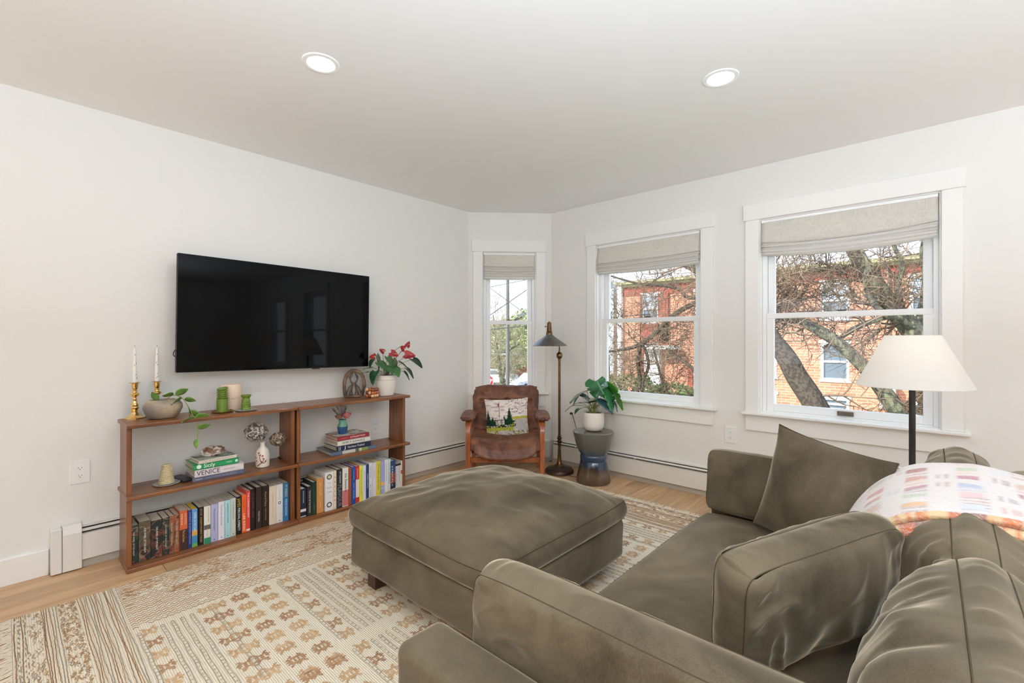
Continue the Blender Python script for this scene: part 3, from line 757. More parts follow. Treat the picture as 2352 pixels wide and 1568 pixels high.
# ------------------------------------------------------------------ television
tv=empty('television',(.13,1.308,1.375),'large black flat television mounted on the white wall above the bookshelf','television')
tv.matrix_world=Matrix.Translation((.132,1.309,1.375))@Matrix.Rotation(R(-.7),4,'X')@Matrix.Rotation(R(-.6),4,'Z')@Matrix.Diagonal((1,1.012,1,1))
SCR=mat('screen_glass',(.001,.001,.0013),.03,spec=.13)
SB=mat('screen_back',(.015,.015,.016),.5)
box('housing',(-.030,-.6165,-.354),(-.002,.6165,.354),SB,tv,.003)
box('screen',(-.003,-.6155,-.353),(.004,.6155,.353),SCR,tv,.001)
boxes('bottom_bezel',[((-.004,-.6165,-.3555),(.0045,.6165,-.3525))],mat('bezel',(.02,.02,.022),.3),tv,.0006)
box('sensor_tab',(-.012,.18,-.362),(.002,.235,-.355),SB,tv,.002)
boxes('wall_bracket',[((-.128,-.20,-.16),(-.118,.20,.16)),((-.119,-.04,-.05),(-.03,.04,.05))],IRON,tv)
tube('cable_loop',[(-.02,-.617,-.22),(-.022,-.624,-.235),(-.022,-.626,-.25),(-.02,-.617,-.262)],.003,BLACK,tv,6)

# ------------------------------------------------------------------ bookshelf: two units
def shelf_unit(y0,y1,lo,ro,pl,pr_,label):
    u=empty('bookshelf',(.2,(y0+y1)/2,0),label,'bookshelf',group=None)
    def W(o): o.location=Vector(o.location)-Vector((.2,(y0+y1)/2,0)); return o
    for nm,z0,z1,xb in (('bottom_board',.0005,.023,.078),('middle_board',.377,.398,.032),('top_board',.755,.776,.030)):
        bm=bmesh.new(); add_box(bm,(xb,y0,z0),(.322,y1,z1),.004,2); W(from_bm(nm,bm,WOOD,u))
    for (a,b_) in (pl,pr_):
        for za,zb,xa,xc in ((.023,.377,.072,.085),(.398,.755,.086,.094)):
            pts=[(xa,a,za),(.288,a,za),(.288,a,zb),(xc,a,zb)]
            W(extrude_poly('side_panel',pts,(0,b_-a,0),WOODV,u,.0015))
    for z in (.742,.411): 
        W(box('bracket',(.09,pr_[0]-.011,z-.006),(.125,pr_[0]-.0005,z+.006),BLACK,u,.001)) if pr_[0]<1.6 else None
    return u
shelf_unit(.4295,1.3115,0,0,(.433,.456),(1.277,1.300),'left half of the low open walnut bookshelf, holding the candlesticks and green candles')
shelf_unit(1.3135,2.196,0,0,(1.3145,1.337),(2.148,2.171),'right half of the low open walnut bookshelf, with the anthurium on top')

# ------------------------------------------------------------------ books
PENDING=[]
def text(parent,s,loc,xd,yd,size,m,length=None,name='lettering',off=0.0):
    c=bpy.data.curves.new(name,'FONT'); c.body=s; c.size=size; c.align_x='CENTER'; c.align_y='CENTER'; c.resolution_u=2; c.extrude=.0002; c.offset=off
    c.materials.append(m); o=bpy.data.objects.new(name,c); COL.objects.link(o); o.parent=parent
    x=Vector(xd).normalized(); y=Vector(yd).normalized(); z=x.cross(y)
    o.matrix_local=Matrix(((x.x,y.x,z.x,loc[0]),(x.y,y.y,z.y,loc[1]),(x.z,y.z,z.z,loc[2]),(0,0,0,1)))
    if length: PENDING.append((o,length))
    return o
def ink(c): return mat('ink_%d_%d_%d'%c,srgb(*c),.5)
def cover(c,gl=.35): return mat('cover_%d_%d_%d'%c,srgb(*c),gl)
FANT=[]
def fantasy(i,cs):
    m=bpy.data.materials.new('illustrated_cover'); m.use_nodes=True; t=m.node_tree; b=t.nodes['Principled BSDF']; b.inputs['Roughness'].default_value=.35
    tcn=t.nodes.new('ShaderNodeTexCoord'); mp=t.nodes.new('ShaderNodeMapping'); mp.inputs['Location'].default_value=(i*3.1,i*1.7,i)
    wv=t.nodes.new('ShaderNodeTexWave'); wv.inputs['Scale'].default_value=2.4; wv.inputs['Distortion'].default_value=14; wv.inputs['Detail'].default_value=3; wv.inputs['Detail Scale'].default_value=3.5
    n=t.nodes.new('ShaderNodeTexNoise'); n.inputs['Scale'].default_value=22
    cr=t.nodes.new('ShaderNodeValToRGB'); cr.color_ramp.elements[0].color=(*srgb(*cs[0]),1); cr.color_ramp.elements[1].color=(*srgb(*cs[1]),1); cr.color_ramp.elements[0].position=.35; cr.color_ramp.elements[1].position=.62
    e=cr.color_ramp.elements.new(.5); e.color=(*srgb(*cs[2]),1)
    c2=t.nodes.new('ShaderNodeValToRGB'); c2.color_ramp.elements[0].position=.95; c2.color_ramp.elements[1].position=1.0
    mx=t.nodes.new('ShaderNodeMix'); mx.data_type='RGBA'; mx.inputs[7].default_value=(*srgb(128,102,80),1)
    t.links.new(tcn.outputs['Object'],mp.inputs[0]); t.links.new(mp.outputs[0],wv.inputs[0]); t.links.new(mp.outputs[0],n.inputs[0]); t.links.new(n.outputs['Fac'],cr.inputs[0])
    t.links.new(wv.outputs['Fac'],c2.inputs[0]); t.links.new(c2.outputs[0],mx.inputs[0]); t.links.new(cr.outputs[0],mx.inputs[6]); t.links.new(mx.outputs[2],b.inputs['Base Color'])
    return m
def book(y0,y1,h_,col,label,title=None,tc_=(255,255,255),sub=None,hard=False,bands=(),xf=.262,depth=None,z=.0235,group=None,stack=False,tsize=.62,m=None,rng=(.12,.88),extra=None,pages=None):
    wd=y1-y0; d=depth or min(.17,h_*.68); xb=xf-d; c=(y0+y1)/2
    m=m or cover(col)
    th=.0028 if hard else .0012; oh=.003 if hard else 0
    bm=bmesh.new()
    add_box(bm,(-th,-wd/2,0),(0,wd/2,h_),.0008)
    add_box(bm,(-d,-wd/2,0),(-th+.0004,-wd/2+th,h_)); add_box(bm,(-d,wd/2-th,0),(-th+.0004,wd/2,h_))
    o=from_bm('book',bm,m,None,(xf,c,z)); tag(o,label,'book',group)
    box('pages',(-d+oh,-wd/2+th+.0002,oh),(-th-.0002,wd/2-th-.0002,h_-oh-(0.0008 if not hard else .001)),pages or (PAGES if not hard else PAGESW),o,0)
    for (a,b_,cc) in bands: box('spine_band',(-.0005,-wd/2+.0004,h_*a),(.0005,wd/2-.0004,h_*b_),cover(cc),o,0)
    if title:
        if isinstance(title,str): title=[(title,rng[0],rng[1],tc_,0,tsize)]
        for (s,a,b_,tc2,offy,sz) in title:
            text(o,s,(.0012,offy*wd,h_*(1-(a+b_)/2)),(0,0,-1),(0,1,0),wd*sz,ink(tc2),h_*(b_-a),'title')
    for e in (extra or []):
        if e[0]=='stack':  # letters upright one below the other
            _,s,a,b_,tc2,sz=e
            for i,ch in enumerate(s):
                text(o,ch,(.0012,0,h_*(1-(a+(b_-a)*(i+.5)/len(s)))),(0,1,0),(0,0,1),wd*sz,ink(tc2),None,'title')
        if e[0]=='word':   # upright word
            _,s,zz,tc2,ln,sz=e
            text(o,s,(.0012,0,h_*zz),(0,1,0),(0,0,1),sz,ink(tc2),wd*ln,'title')
        if e[0]=='ring':
            _,zz,r_,c1,c2=e
            V,F=lathe_data([(0.0001,0),(r_,0)],20,cap=False)
            q_=from_data('emblem',[(.0009,v[0],v[1]+h_*zz) for v in V],F,ink(c1),o)
            V,F=lathe_data([(0.0001,0),(r_*.6,0)],20,cap=False)
            q_=from_data('emblem',[(.0013,v[0],v[1]+h_*zz) for v in V],F,ink(c2),o)
    return o
dk=[((30,34,32),(84,52,44),(40,58,50)),((62,66,50),(36,34,38),(96,78,58)),((34,44,42),(104,58,46),(30,30,34)),((30,40,42),(110,60,50),(34,50,44)),((90,50,42),(36,40,40),(150,90,60)),((40,40,38),(130,70,58),(160,100,60))]
gL='paperbacks and novels on the lower left shelf'
pos=['leftmost dark illustrated paperback beside the shelf side','second dark illustrated paperback, the widest with olive swirls','third dark illustrated paperback with a teal and rust spine','fourth dark illustrated paperback with a reddish top corner','fifth dark illustrated paperback, slim with an orange patch','sixth dark illustrated paperback, left of the orange topped one']
LB=[(.4470,.4875,.205),(.4895,.5405,.215),(.5425,.5915,.205),(.5930,.6225,.207),(.6240,.6460,.208),(.6470,.6690,.211)]
for i,(a,b_,h_) in enumerate(LB):
    book(a,b_,h_,(40,40,40),pos[i]+', on the lower left shelf',[("THE WHEEL OF THE NIGHT",.18,.80,(225,218,205),0,.26)],m=fantasy(i,dk[i]),group=gL,xf=.258,bands=[(.04,.075,(170,50,44))] if False else (),extra=[('ring',.05,.004,(190,60,50),(150,40,40))])
book(.6710,.7090,.224,(196,92,52),'paperback with orange top and dark brown swirled lower spine',[('NATION',.08,.36,(236,180,150),.24,.34),('REBNAR',.08,.36,(236,200,170),-.24,.34),('The Last Stone',.50,.80,(206,170,90),0,.42)],bands=[(0,.52,(62,40,38))],group=gL,xf=.260)
book(.7105,.7285,.219,(34,52,108),'slim navy paperback between the orange one and the sky blue one',"JUNKET & RIVEN PERNAL",(150,150,210),group=gL,xf=.262,rng=(.06,.9))
book(.7300,.7570,.218,(92,148,196),'sky blue picture paperback with a yellow top edge and an orange patch',"SUMMER ON THE COAST",(226,236,240),bands=[(.0,.1,(92,150,70)),(.3,.44,(206,150,70)),(.1,.3,(60,130,170))],group=gL,rng=(.08,.6),xf=.262,pages=mat('yellow_edge',srgb(214,186,52),.8))
book(.7620,.7860,.222,(26,22,20),'black paperback with an orange rimmed spine and gold capitals',[("ECCE  MADRONIAN TALES",.05,.92,(206,160,96),0,.50)],bands=[],group=gL,xf=.264)
book(.7880,.8210,.220,(226,220,208),'white paperback with a small dark drawing and a green foot',[("RICHARD POWERS",.05,.42,(150,160,140),.15,.3),("The Town",.6,.8,(150,150,130),0,.3)],bands=[(.0,.16,(46,128,92)),(.38,.50,(96,92,90))],group=gL,xf=.268)
book(.8230,.8590,.222,(172,174,204),'pale lavender paperback with small dark lettering',[("the seasonal almanac",.12,.7,(96,98,140),0,.34)],group=gL,xf=.268,extra=[('ring',.06,.003,(60,70,130),(60,70,130))])
book(.8610,.8935,.228,(222,222,230),'white paperback right of the lavender one',[("The Museum of the Past",.08,.62,(120,130,150),0,.34)],group=gL,xf=.268,extra=[('ring',.06,.003,(60,80,150),(60,80,150))])
book(.8960,.9270,.227,(172,212,214),'pale turquoise paperback left of the sage green one',[("LEARNING TO SWIM",.08,.6,(60,130,150),0,.36)],group=gL,xf=.266,extra=[('ring',.06,.003,(40,120,150),(40,120,150))])
book(.9285,.9555,.230,(196,202,188),'pale sage green paperback',[("A QUIET PLACE",.08,.55,(90,110,96),0,.34)],group=gL,xf=.264,extra=[('ring',.06,.003,(50,80,70),(50,80,70))])
book(.9575,.9890,.232,(22,26,26),'black hardback lettered in gold and white capitals',[("JAMES",.05,.28,(206,164,60),0,.8),("PERCIVAL EVERETT",.30,.90,(226,228,224),0,.62)],hard=True,group=gL,xf=.262)
book(.9905,1.0145,.235,(224,98,42),'orange hardback between the black one and the red one',[("THE RED",.06,.40,(190,60,30),0,.5),("LEE KING",.5,.94,(250,226,206),0,.66)],hard=True,group=gL,xf=.260)
book(1.0155,1.0375,.255,(206,66,56),'tall red paperback with white capitals',[("THE CORRESPONDENT",.05,.66,(246,228,220),0,.6)],bands=[(.02,.07,(236,214,206))],group=gL,xf=.260)
book(1.0390,1.0665,.259,(34,28,32),'tall black hardback right of the red one',[("A DARK SEA",.1,.7,(140,60,60),0,.4)],hard=True,group=gL,xf=.258)
book(1.0720,1.1070,.262,(52,38,34),'tall dark brown hardback with white capitals low on the spine',[("WOLF HALL",.58,.84,(224,216,206),0,.34)],hard=True,group=gL,xf=.256)
book(1.1100,1.1500,.261,(40,30,24),'tall near-black hardback with gold lettering',[("Round Faire",.15,.5,(196,156,96),0,.4),("HELEN R. THORNE",.55,.84,(180,140,84),0,.26)],hard=True,group=gL,xf=.254,pages=PAGESW)
book(1.1525,1.1935,.249,(218,202,180),'tall cream paperback, third from the right end of the lower left shelf',[("THE  BRIGHT  LIST  OF  LIVE",.18,.8,(186,156,128),0,.26)],group=gL,xf=.256)
book(1.1950,1.2360,.250,(222,220,216),'tall white paperback with a small dark blue symbol',[("THE WAY HOME",.14,.4,(170,170,170),0,.24)],bands=[],group=gL,xf=.256,extra=[('ring',.52,.009,(50,56,90),(222,220,216)),('ring',.05,.003,(60,60,60),(60,60,60))])
book(1.2380,1.2725,.251,(46,112,160),'blue paperback at the right end of the lower left shelf',[("MY FRIENDS",.05,.36,(212,206,140),0,.6),("FREDRIK BACKMAN",.42,.86,(206,224,234),0,.5)],group=gL,xf=.258,bands=[(.58,.6,(30,80,120))])
gR='cookbooks and hardbacks on the lower right shelf'
book(1.3385,1.3765,.194,(32,38,54),'small navy book with a white band, leftmost on the lower right shelf',[("EVERYDAY BAKING",.08,.5,(200,204,210),0,.3)],bands=[(.2,.29,(222,220,216)),(.0,.17,(206,206,206)) if False else (.02,.05,(200,200,200))],hard=True,group=gR,xf=.285)
book(1.3840,1.4155,.200,(40,42,38),'dark book lettered THE GOD OF THE WOODS',[("THE GOD OF THE WOODS",.14,.90,(206,206,190),0,.55)],hard=True,group=gR,xf=.286)
book(1.4185,1.4455,.223,(28,58,46),'dark green hardback right of the small dark books',[("A NOTEBOOK",.66,.88,(150,160,90),0,.25)],hard=True,group=gR,xf=.286,pages=PAGESW)
book(1.4485,1.4945,.238,(196,136,74),'ochre orange cookbook with pale worn lettering',[("JERUSALEM",.12,.5,(222,180,130),0,.5),("A COOKBOOK",.62,.85,(226,190,146),0,.3)],group=gR,xf=.290)
book(1.5030,1.5600,.270,(232,230,230),'thick white cookbook with two grey rings',hard=True,group=gR,xf=.300,extra=[('word','THE',.72,(150,150,150),.4,.008),('word','FOOD',.60,(140,140,140),.6,.011),('word','LAB',.49,(140,140,140),.5,.011),('ring',.88,.019,(90,92,92),(206,200,160)),('ring',.16,.019,(60,62,64),(232,230,230))])
book(1.5615,1.5845,.272,(226,214,190),'slim cream book with stacked red letters',hard=True,group=gR,xf=.300,extra=[('stack','PAELLA',.12,.82,(196,84,60),.9)])
book(1.5860,1.6260,.276,(38,38,42),'black cookbook with tall patterned grey capitals',[("OTTOLENGHI",.06,.36,(214,214,214),.1,.42),("FLAVOUR",.40,.96,(132,132,136),0,1.0)],hard=True,group=gR,xf=.302)
book(1.6285,1.6725,.277,(228,224,214),'white cookbook with pink and green blocks at its foot',[("Six Seasons",.14,.62,(40,40,40),.05,.52)],bands=[(.02,.42,(196,110,112)),(.02,.0201,(190,90,90))],hard=True,group=gR,xf=.304,extra=[('ring',.50,.006,(90,120,80),(228,224,214))])
book(1.6745,1.6975,.271,(142,72,46),'rust brown slim hardback left of the blue hardback',[("THE ARABESQUE TABLE",.15,.75,(196,130,96),0,.3)],hard=True,group=gR,xf=.304)
book(1.6995,1.7280,.272,(28,72,150),'blue hardback left of the red one',[("YVAN RICE",.07,.35,(170,196,226),0,.4),("COOK THIS BOOK",.42,.85,(150,190,230),0,.55)],hard=True,group=gR,xf=.306)
book(1.7300,1.7575,.271,(196,44,40),'red hardback with a white title block',[("NOTHING FANCY",.06,.34,(240,210,190),0,.4)],bands=[(.16,.64,(226,214,206))],hard=True,group=gR,xf=.306)
book(1.7590,1.7845,.268,(218,220,72),'lemon yellow slim hardback right of the red one',[("THE LEMON BOOK  OF PASTA",.1,.8,(150,140,60),0,.42)],hard=True,group=gR,xf=.306)
book(1.7865,1.8120,.264,(222,222,232),'white book between the lemon and the navy ones',[("THE YOUNG COOK",.15,.7,(160,160,190),0,.4)],hard=True,group=gR,xf=.306)
book(1.8135,1.8360,.266,(30,60,108),'navy slim book in the middle of the lower right shelf',[("DINING DOWN",.26,.66,(206,214,226),0,.5)],hard=True,group=gR,xf=.306)
book(1.8375,1.8630,.271,(226,226,230),'white book with grey lettering right of the navy slim one',[("NIGEL SLATER",.08,.4,(110,120,140),0,.45),("BY FIRE",.6,.9,(80,80,90),0,.4)],hard=True,group=gR,xf=.306)
book(1.8660,1.8965,.269,(218,212,222),'white book with a peach edge left of the mustard one',[("SALT",.2,.4,(190,170,170),0,.3)],bands=[(0,.02,(226,180,140))],hard=True,group=gR,xf=.306,pages=mat('peach_edge',srgb(220,180,150),.8))
book(1.8985,1.9350,.269,(212,196,60),'mustard yellow cookbook with grey capitals',[("ISTANBUL & BEYOND",.06,.8,(120,116,70),0,.5)],hard=True,group=gR,xf=.304)
book(1.9375,1.9720,.263,(158,164,198),'lavender blue cookbook with a peach drawing on its spine',bands=[(.3,.4,(226,170,110)),(.2,.24,(170,200,190))],group=gR,hard=True,xf=.302)
book(1.9750,2.0030,.270,(226,226,230),'white book right of the lavender blue one',[("FRIENDS' DINNERS",.1,.6,(150,160,170),0,.4)],hard=True,group=gR,xf=.300)
book(2.0045,2.0265,.269,(206,216,214),'pale book with green lettering left of the navy capitals one',[("LOCAL DINNERS",.1,.7,(110,150,140),0,.6)],hard=True,group=gR,xf=.300)
book(2.0300,2.0750,.250,(40,66,104),'navy cookbook with white capitals and a red and orange picture',[("STRICTLY",.16,.8,(224,230,236),-.2,.4)],bands=[(.0,.3,(34,40,60)),(.3,.62,(140,70,56))],group=gR,hard=True,xf=.296)
book(2.0780,2.1005,.214,(222,220,226),'white book with a black cap, left of its twin',[("KITCHEN NOTES",.15,.8,(140,130,170),0,.5)],bands=[(.92,1.0,(34,34,40))],group=gR,xf=.288)
book(2.1020,2.1300,.214,(222,220,214),'white book with a black cap, right of its twin',[("AN EVERLASTING MEAL",.1,.75,(90,90,90),0,.4)],bands=[(.92,1.0,(34,34,40))],group=gR,xf=.286)
book(2.1315,2.1465,.228,(206,200,194),'grey cream book at the right end of the lower right shelf',None,bands=[(.55,.68,(170,80,70))],group=gR,xf=.284)

def lying(cx,cy,z,dx,dy,th,rot,col,label,title=None,tc_=(255,255,255),hard=True,bands=(),pages=None,parts=(),top=None,group=None,ts=.62,span=(.1,.9)):
    """book lying flat: spine faces +X, dx depth, dy length of the spine"""
    m=cover(col); t_=.003
    bm=bmesh.new(); add_box(bm,(-dx/2,-dy/2,0),(dx/2,dy/2,t_)); add_box(bm,(-dx/2,-dy/2,th-t_),(dx/2,dy/2,th)); add_box(bm,(dx/2-t_,-dy/2,0),(dx/2,dy/2,th),.001)
    o=from_bm('book',bm,m,None,(cx,cy,z)); o.rotation_euler=(0,0,R(rot)); tag(o,label,'book',group)
    box('pages',(-dx/2+.004,-dy/2+.005,t_),(dx/2-t_-.0002,dy/2-.005,th-t_),pages or PAGES,o,0)
    if top: box('cover_picture',(-dx/2+.004,-dy/2+.004,th-.0002),(dx/2-.004,dy/2-.004,th+.0004),top,o,0)
    for a,b_,c in bands: box('spine_band',(dx/2-.0004,dy*(a-.5),.0006),(dx/2+.0005,dy*(b_-.5),th-.0006),cover(c),o,0)
    if title:
        if isinstance(title,str): title=[(title,span[0],span[1],tc_,ts)]
        for (s,a,b_,c,sz) in title: text(o,s,(dx/2+.001,dy*((a+b_)/2-.5),th*.5),(0,1,0),(0,0,1),th*sz,ink(c),dy*(b_-a),'title')
    return o
z=.3985
lying(.175,.868,z,.19,.266,.024,-1,(96,98,116),'grey blue book at the bottom of the left stack',[("FOOD OF THE ITALIAN SOUTH",.24,.84,(150,152,170),.55),("PHAIDON",.05,.17,(220,220,226),.35)],group='books stacked under the shell'); z+=.0242
lying(.172,.872,z,.19,.256,.040,-1,(222,212,214),'white pink book lettered VENICE in the left stack',[("VENICE",.04,.50,(50,44,50),.95),("SKYE McALPINE",.58,.80,(170,150,160),.28)],group='books stacked under the shell'); z+=.0402
lying(.168,.856,z,.175,.238,.034,0,(40,142,82),'green book lettered Sicily in the left stack',[("Sicily",.22,.46,(250,250,246),1.0),("PALERMO",.72,.84,(236,244,236),.3)],group='books stacked under the shell',bands=[],ts=.9); bk=bpy.context
gb=bpy.data.objects[-1] if False else None
z+=.0342
lying(.185,.858,z,.15,.205,.020,4,(220,214,198),'thin cream and dark green book on top of the left stack, under the shell',[("THE VEGETABLE GARDENER",.1,.9,(160,150,130),.4)],top=mat('picture_cover',srgb(48,66,56),.4,noise_amt=3,noise_scale=25,col2=srgb(150,160,140)),group='books stacked under the shell'); zt=z+.0206
# white roundel on the green spine
for o in list(COL.objects):
    if o.get('label','').startswith('green book lettered'):
        V,F=lathe_data([(.0001,0),(.012,0)],20,cap=False); from_data('emblem',[(.0882,v[0]-.09,v[1]+.017) for v in V],F,ink((236,244,236)),o)
        V,F=lathe_data([(.0001,0),(.008,0)],20,cap=False); from_data('emblem',[(.0882,v[0]+.106,v[1]+.017) for v in V],F,ink((210,230,214)),o)
z=.3985
gs='cookbooks stacked under the blue vase'
lying(.165,1.733,z,.25,.352,.023,-2,(92,106,132),'wide slate blue picture book at the bottom of the right stack',None,bands=[(.24,.66,(198,196,182)),(.52,.60,(120,124,100)),(.66,.80,(130,142,70))],group=gs,top=mat('slate_cover',srgb(70,72,74),.3)); z+=.0232
lying(.175,1.735,z,.20,.272,.034,-1,(34,42,64),'navy book lettered Northern Thailand in the right stack',[("Northern Thailand",.32,.80,(236,236,236),.62),("||",.07,.12,(220,220,226),.9),("J",.22,.27,(236,236,236),.9)],group=gs); z+=.0342
lying(.172,1.738,z,.20,.262,.035,0,(228,224,212),'white book lettered SIMPLY JAPANESE in the right stack',[("SIMPLY JAPANESE",.13,.82,(50,50,52),.62)],group=gs,pages=PAGES); z+=.0352
lying(.168,1.738,z,.19,.254,.029,0,(150,42,50),'dark red book lettered CATALAN FOOD, topmost of the right stack',[("CATALAN FOOD",.38,.86,(240,222,216),.62),("José P.",.12,.30,(220,150,150),.35)],group=gs,top=mat('red_picture',srgb(120,96,84),.4,noise_amt=3,noise_scale=22,col2=srgb(206,200,190))); zr=z+.0296
bpy.context.view_layer.update()
for o,L in PENDING:
    d=o.dimensions.x
    if d>1e-5: o.scale=(L/d,1,1)

# ------------------------------------------------------------------ things on the shelf
def candlestick(x,y,label,hh=.204,sink=0):
    o=empty('brass_candlestick',(x,y,.7765),label,'candlestick',rz=R(20))
    # octagonal stepped foot
    bm=bmesh.new(); prof=[(.049,0),(.049,.004),(.044,.006),(.036,.010),(.027,.016),(.020,.024)]
    rings=[]
    for r_,z_ in prof: rings.append([bm.verts.new((r_*math.cos(R(22.5+45*i))*1.06,r_*math.sin(R(22.5+45*i))*1.06,z_)) for i in range(8)])
    bm.faces.new(rings[0][::-1]); bm.faces.new(rings[-1])
    for a,b_ in zip(rings,rings[1:]):
        for i in range(8): bm.faces.new((a[i],a[(i+1)%8],b_[(i+1)%8],b_[i]))
    from_bm('foot',bm,BRASS,o)
    pr_=[(.020,.023),(.017,.030),(.014,.036),(.020,.041),(.013,.047),(.019,.052),(.021,.060),(.017,.068),(.020,.074),(.014,.082),(.012,.092),(.009,.100),(.013,.107),(.008,.114),(.009,.120),(.019,.127),(.024,.134),(.019,.142),(.011,.147),(.010,.151),(.015,.155),(.010,.160),(.013,.165),(.015,.176),(.016,.195),(.027,.202),(.028,.2035),(.0155,.204),(.0125,.203),(.0125,.190)]
    lathe('stem',[(a,b_-.0002) for a,b_ in pr_],BRASS,o,28,cap=False)
    c=lathe('taper_candle',[(.0001,.186),(.0115,.186),(.0118,.20),(.0095,.28),(.0065,.385),(.004,.402),(.0008,.405)],IVORY,None,20,cap=False)
    c.location=(x,y,.7765); tag(c,'slim white taper with dark flecks in the '+label.split(' ')[0]+' brass candlestick','candle')
    tube('wick',[(0,0,.402),(.0006,0,.409),(.0012,.0006,.413)],.0009,BLACK,c,5)
    V=[];F=[]; rd=random.Random(int(y*1000))
    for zz in (.225,.232,.247,.30,.312,.36):
        a=rd.uniform(-.8,.9); rr_=.0118-(zz-.2)*.028+.0004
        for k in range(2):
            p=[(rr_*math.cos(a+k*.2+i*.1),rr_*math.sin(a+k*.2+i*.1),zz+i*.0022*(1 if k else -1)) for i in range(3)]
            tube_data(p,[.0006,.0014,.0006],5,V,F)
    from_data('painted_fleck',V,F,mat('fleck',srgb(74,70,74),.6),c)
candlestick(.066,.500,'left brass candlestick with a white taper at the end of the shelf')
candlestick(.05,.605,'right brass candlestick partly behind the stone bowl')
# stone bowl planter
o=empty('trailing_plant',(.170,.610,.7765),'small trailing green vine in a squat tan stoneware bowl','plant'); o.scale=(1.3,1.3,1.3)
def irregular(name,prof,m,parent,amp,sd,n=40):
    V,F=lathe_data(prof,n,cap=False)
    V=[(x*(1+amp*noise.noise(Vector((x*14,y*14,z*9+sd)))),y*(1+amp*noise.noise(Vector((x*14+5,y*14,z*9+sd)))),z) for x,y,z in V]
    return from_data(name,V,F,m,parent,smooth=True)
irregular('bowl',[(.0001,.0005),(.045,.0005),(.052,.004),(.064,.022),(.073,.045),(.072,.060),(.062,.074),(.050,.080),(.046,.081),(.043,.076),(.048,.06),(.0001,.058)],mat('tan_stoneware',srgb(178,158,130),.7,noise_amt=1.5,noise_scale=9,col2=srgb(120,112,104),bump=.4,bump_scale=60),o,.05,3)
lathe('soil',[(.0001,.066),(.05,.066)],SOIL,o,20,cap=False)
def leaf(L,Wd,kind='oval',fold=.18,droop=.25,n=12,tip=1.0,cols=2,notch=None,lobe=0):
    """leaf along +x from the origin, z up; returns V,F"""
    V=[];F=[]
    for i in range(n+1):
        t=i/n
        if kind=='oval': wv=math.sin(math.pi*min(1,t**.8))**.85
        elif kind=='heart': wv=(min(1,(t+.10)/.28))**.6*(1-t)**.62*1.25 if t<1 else 0
        elif kind=='lance': wv=math.sin(math.pi*t**.7)**.9*(1-.3*t)
        wv=max(wv,.012)*Wd/2
        for j in range(-cols,cols+1):
            s=j/cols; ww=wv
            if notch and abs(j)==cols: ww*= (1-.45*(1 if i in (7,11) else 0))
            x=L*t-lobe*L*(abs(s)**1.5)*max(0,1-t*3.2); y=s*ww
            z=fold*abs(y)-droop*L*t*t-(.08*L*abs(s)*t)
            V.append((x,y,z))
    c=2*cols+1
    for i in range(n):
        for j in range(c-1): a=i*c+j; F.append((a,a+1,a+c+1,a+c))
    return V,F
def put_leaf(name,base,dirv,roll,L,Wd,m,parent,**k):
    V,F=leaf(L,Wd,**k)
    x=Vector(dirv).normalized(); up=Vector((0,0,1)) if abs(x.z)<.95 else Vector((1,0,0)); y=up.cross(x).normalized(); z=x.cross(y)
    q=Matrix((x,y,z)).transposed()@Matrix.Rotation(roll,3,'X')
    V=[tuple(q@Vector(v)+Vector(base)) for v in V]
    me=from_data(name,V,F,m,parent,smooth=True)
    md=me.modifiers.new('t','SOLIDIFY'); md.thickness=.0007
    return me
VIN=mat('vine_leaf',srgb(82,124,52),.35,noise_amt=1,noise_scale=25,col2=srgb(124,152,70))
vin=smooth_path([(0,.0,.07),(.02,.035,.098),(.05,.06,.085),(.082,.075,.05),(.105,.088,.010),(.118,.098,-.03),(.125,.10,-.065),(.13,.098,-.095)],5)
tube('vine_stem',vin,.0017,STEM,o,6)
for (p,d,L) in (((0,-.02,.078),(.1,-.35,.9),.045),((.02,.035,.10),(.3,-.7,.1),.050),((.03,.04,.10),(.2,.8,.5),.052),((.05,.06,.085),(.3,-.75,-.3),.055),((.06,.065,.08),(.2,.85,-.1),.045),((.082,.075,.05),(.4,.15,-.9),.048),((.09,.08,.03),(.3,.8,-.5),.050),((.112,.092,.0),(.3,-.95,-.05),.058),((.112,.092,.0),(.2,.95,.25),.056),((.123,.099,-.045),(.2,.9,.3),.050),((.13,.098,-.09),(.15,-.25,-.95),.040)):
    put_leaf('leaf',p,d,random.uniform(-.3,.3)+(.9 if d[1]<0 else -.9),L,L*.66,VIN,o,kind='oval',droop=.10,fold=.15)
# coasters and candles
def coaster(x,y,z_,r_,m,label):
    o=lathe('glass_coaster',[(.0001,0),(r_*.86,0),(r_*.94,.003),(r_,.008),(r_*.97,.009),(r_*.90,.004),(.0001,.0035)],m,None,36,cap=False); o.location=(x,y,z_); tag(o,label,'coaster')
    bm=bmesh.new()
    for i in range(36):
        a=2*math.pi*i/36; add_box(bm,(-.0022,-.0022,.004),(.0022,.0022,.0092),.0008,1,M=Matrix.Translation((r_*.965*math.cos(a),r_*.965*math.sin(a),0)))
    from_bm('beaded_rim',bm,m,o)
    return o
AMBER=mat('amber_glass',srgb(150,116,70),.15,trans=.3,spec=.8); CLEAR=mat('clear_glass',srgb(222,222,218),.1,trans=.5,spec=.8)
coaster(.185,.905,.7765,.060,AMBER,'amber glass coaster under the tall twisted green candle')
coaster(.225,1.025,.7765,.059,CLEAR,'clear glass coaster under the short green candle')
prof=[(.0001,.0042),(.0215,.0042),(.0215,.064)]
for i in range(5):
    z0=.064+i*.0098; prof+=[(.0165,z0+.001),(.0215,z0+.0045),(.0215,.0065+z0),(.0165,z0+.009)]
prof+=[(.0205,.113),(.019,.117),(.0001,.118)]
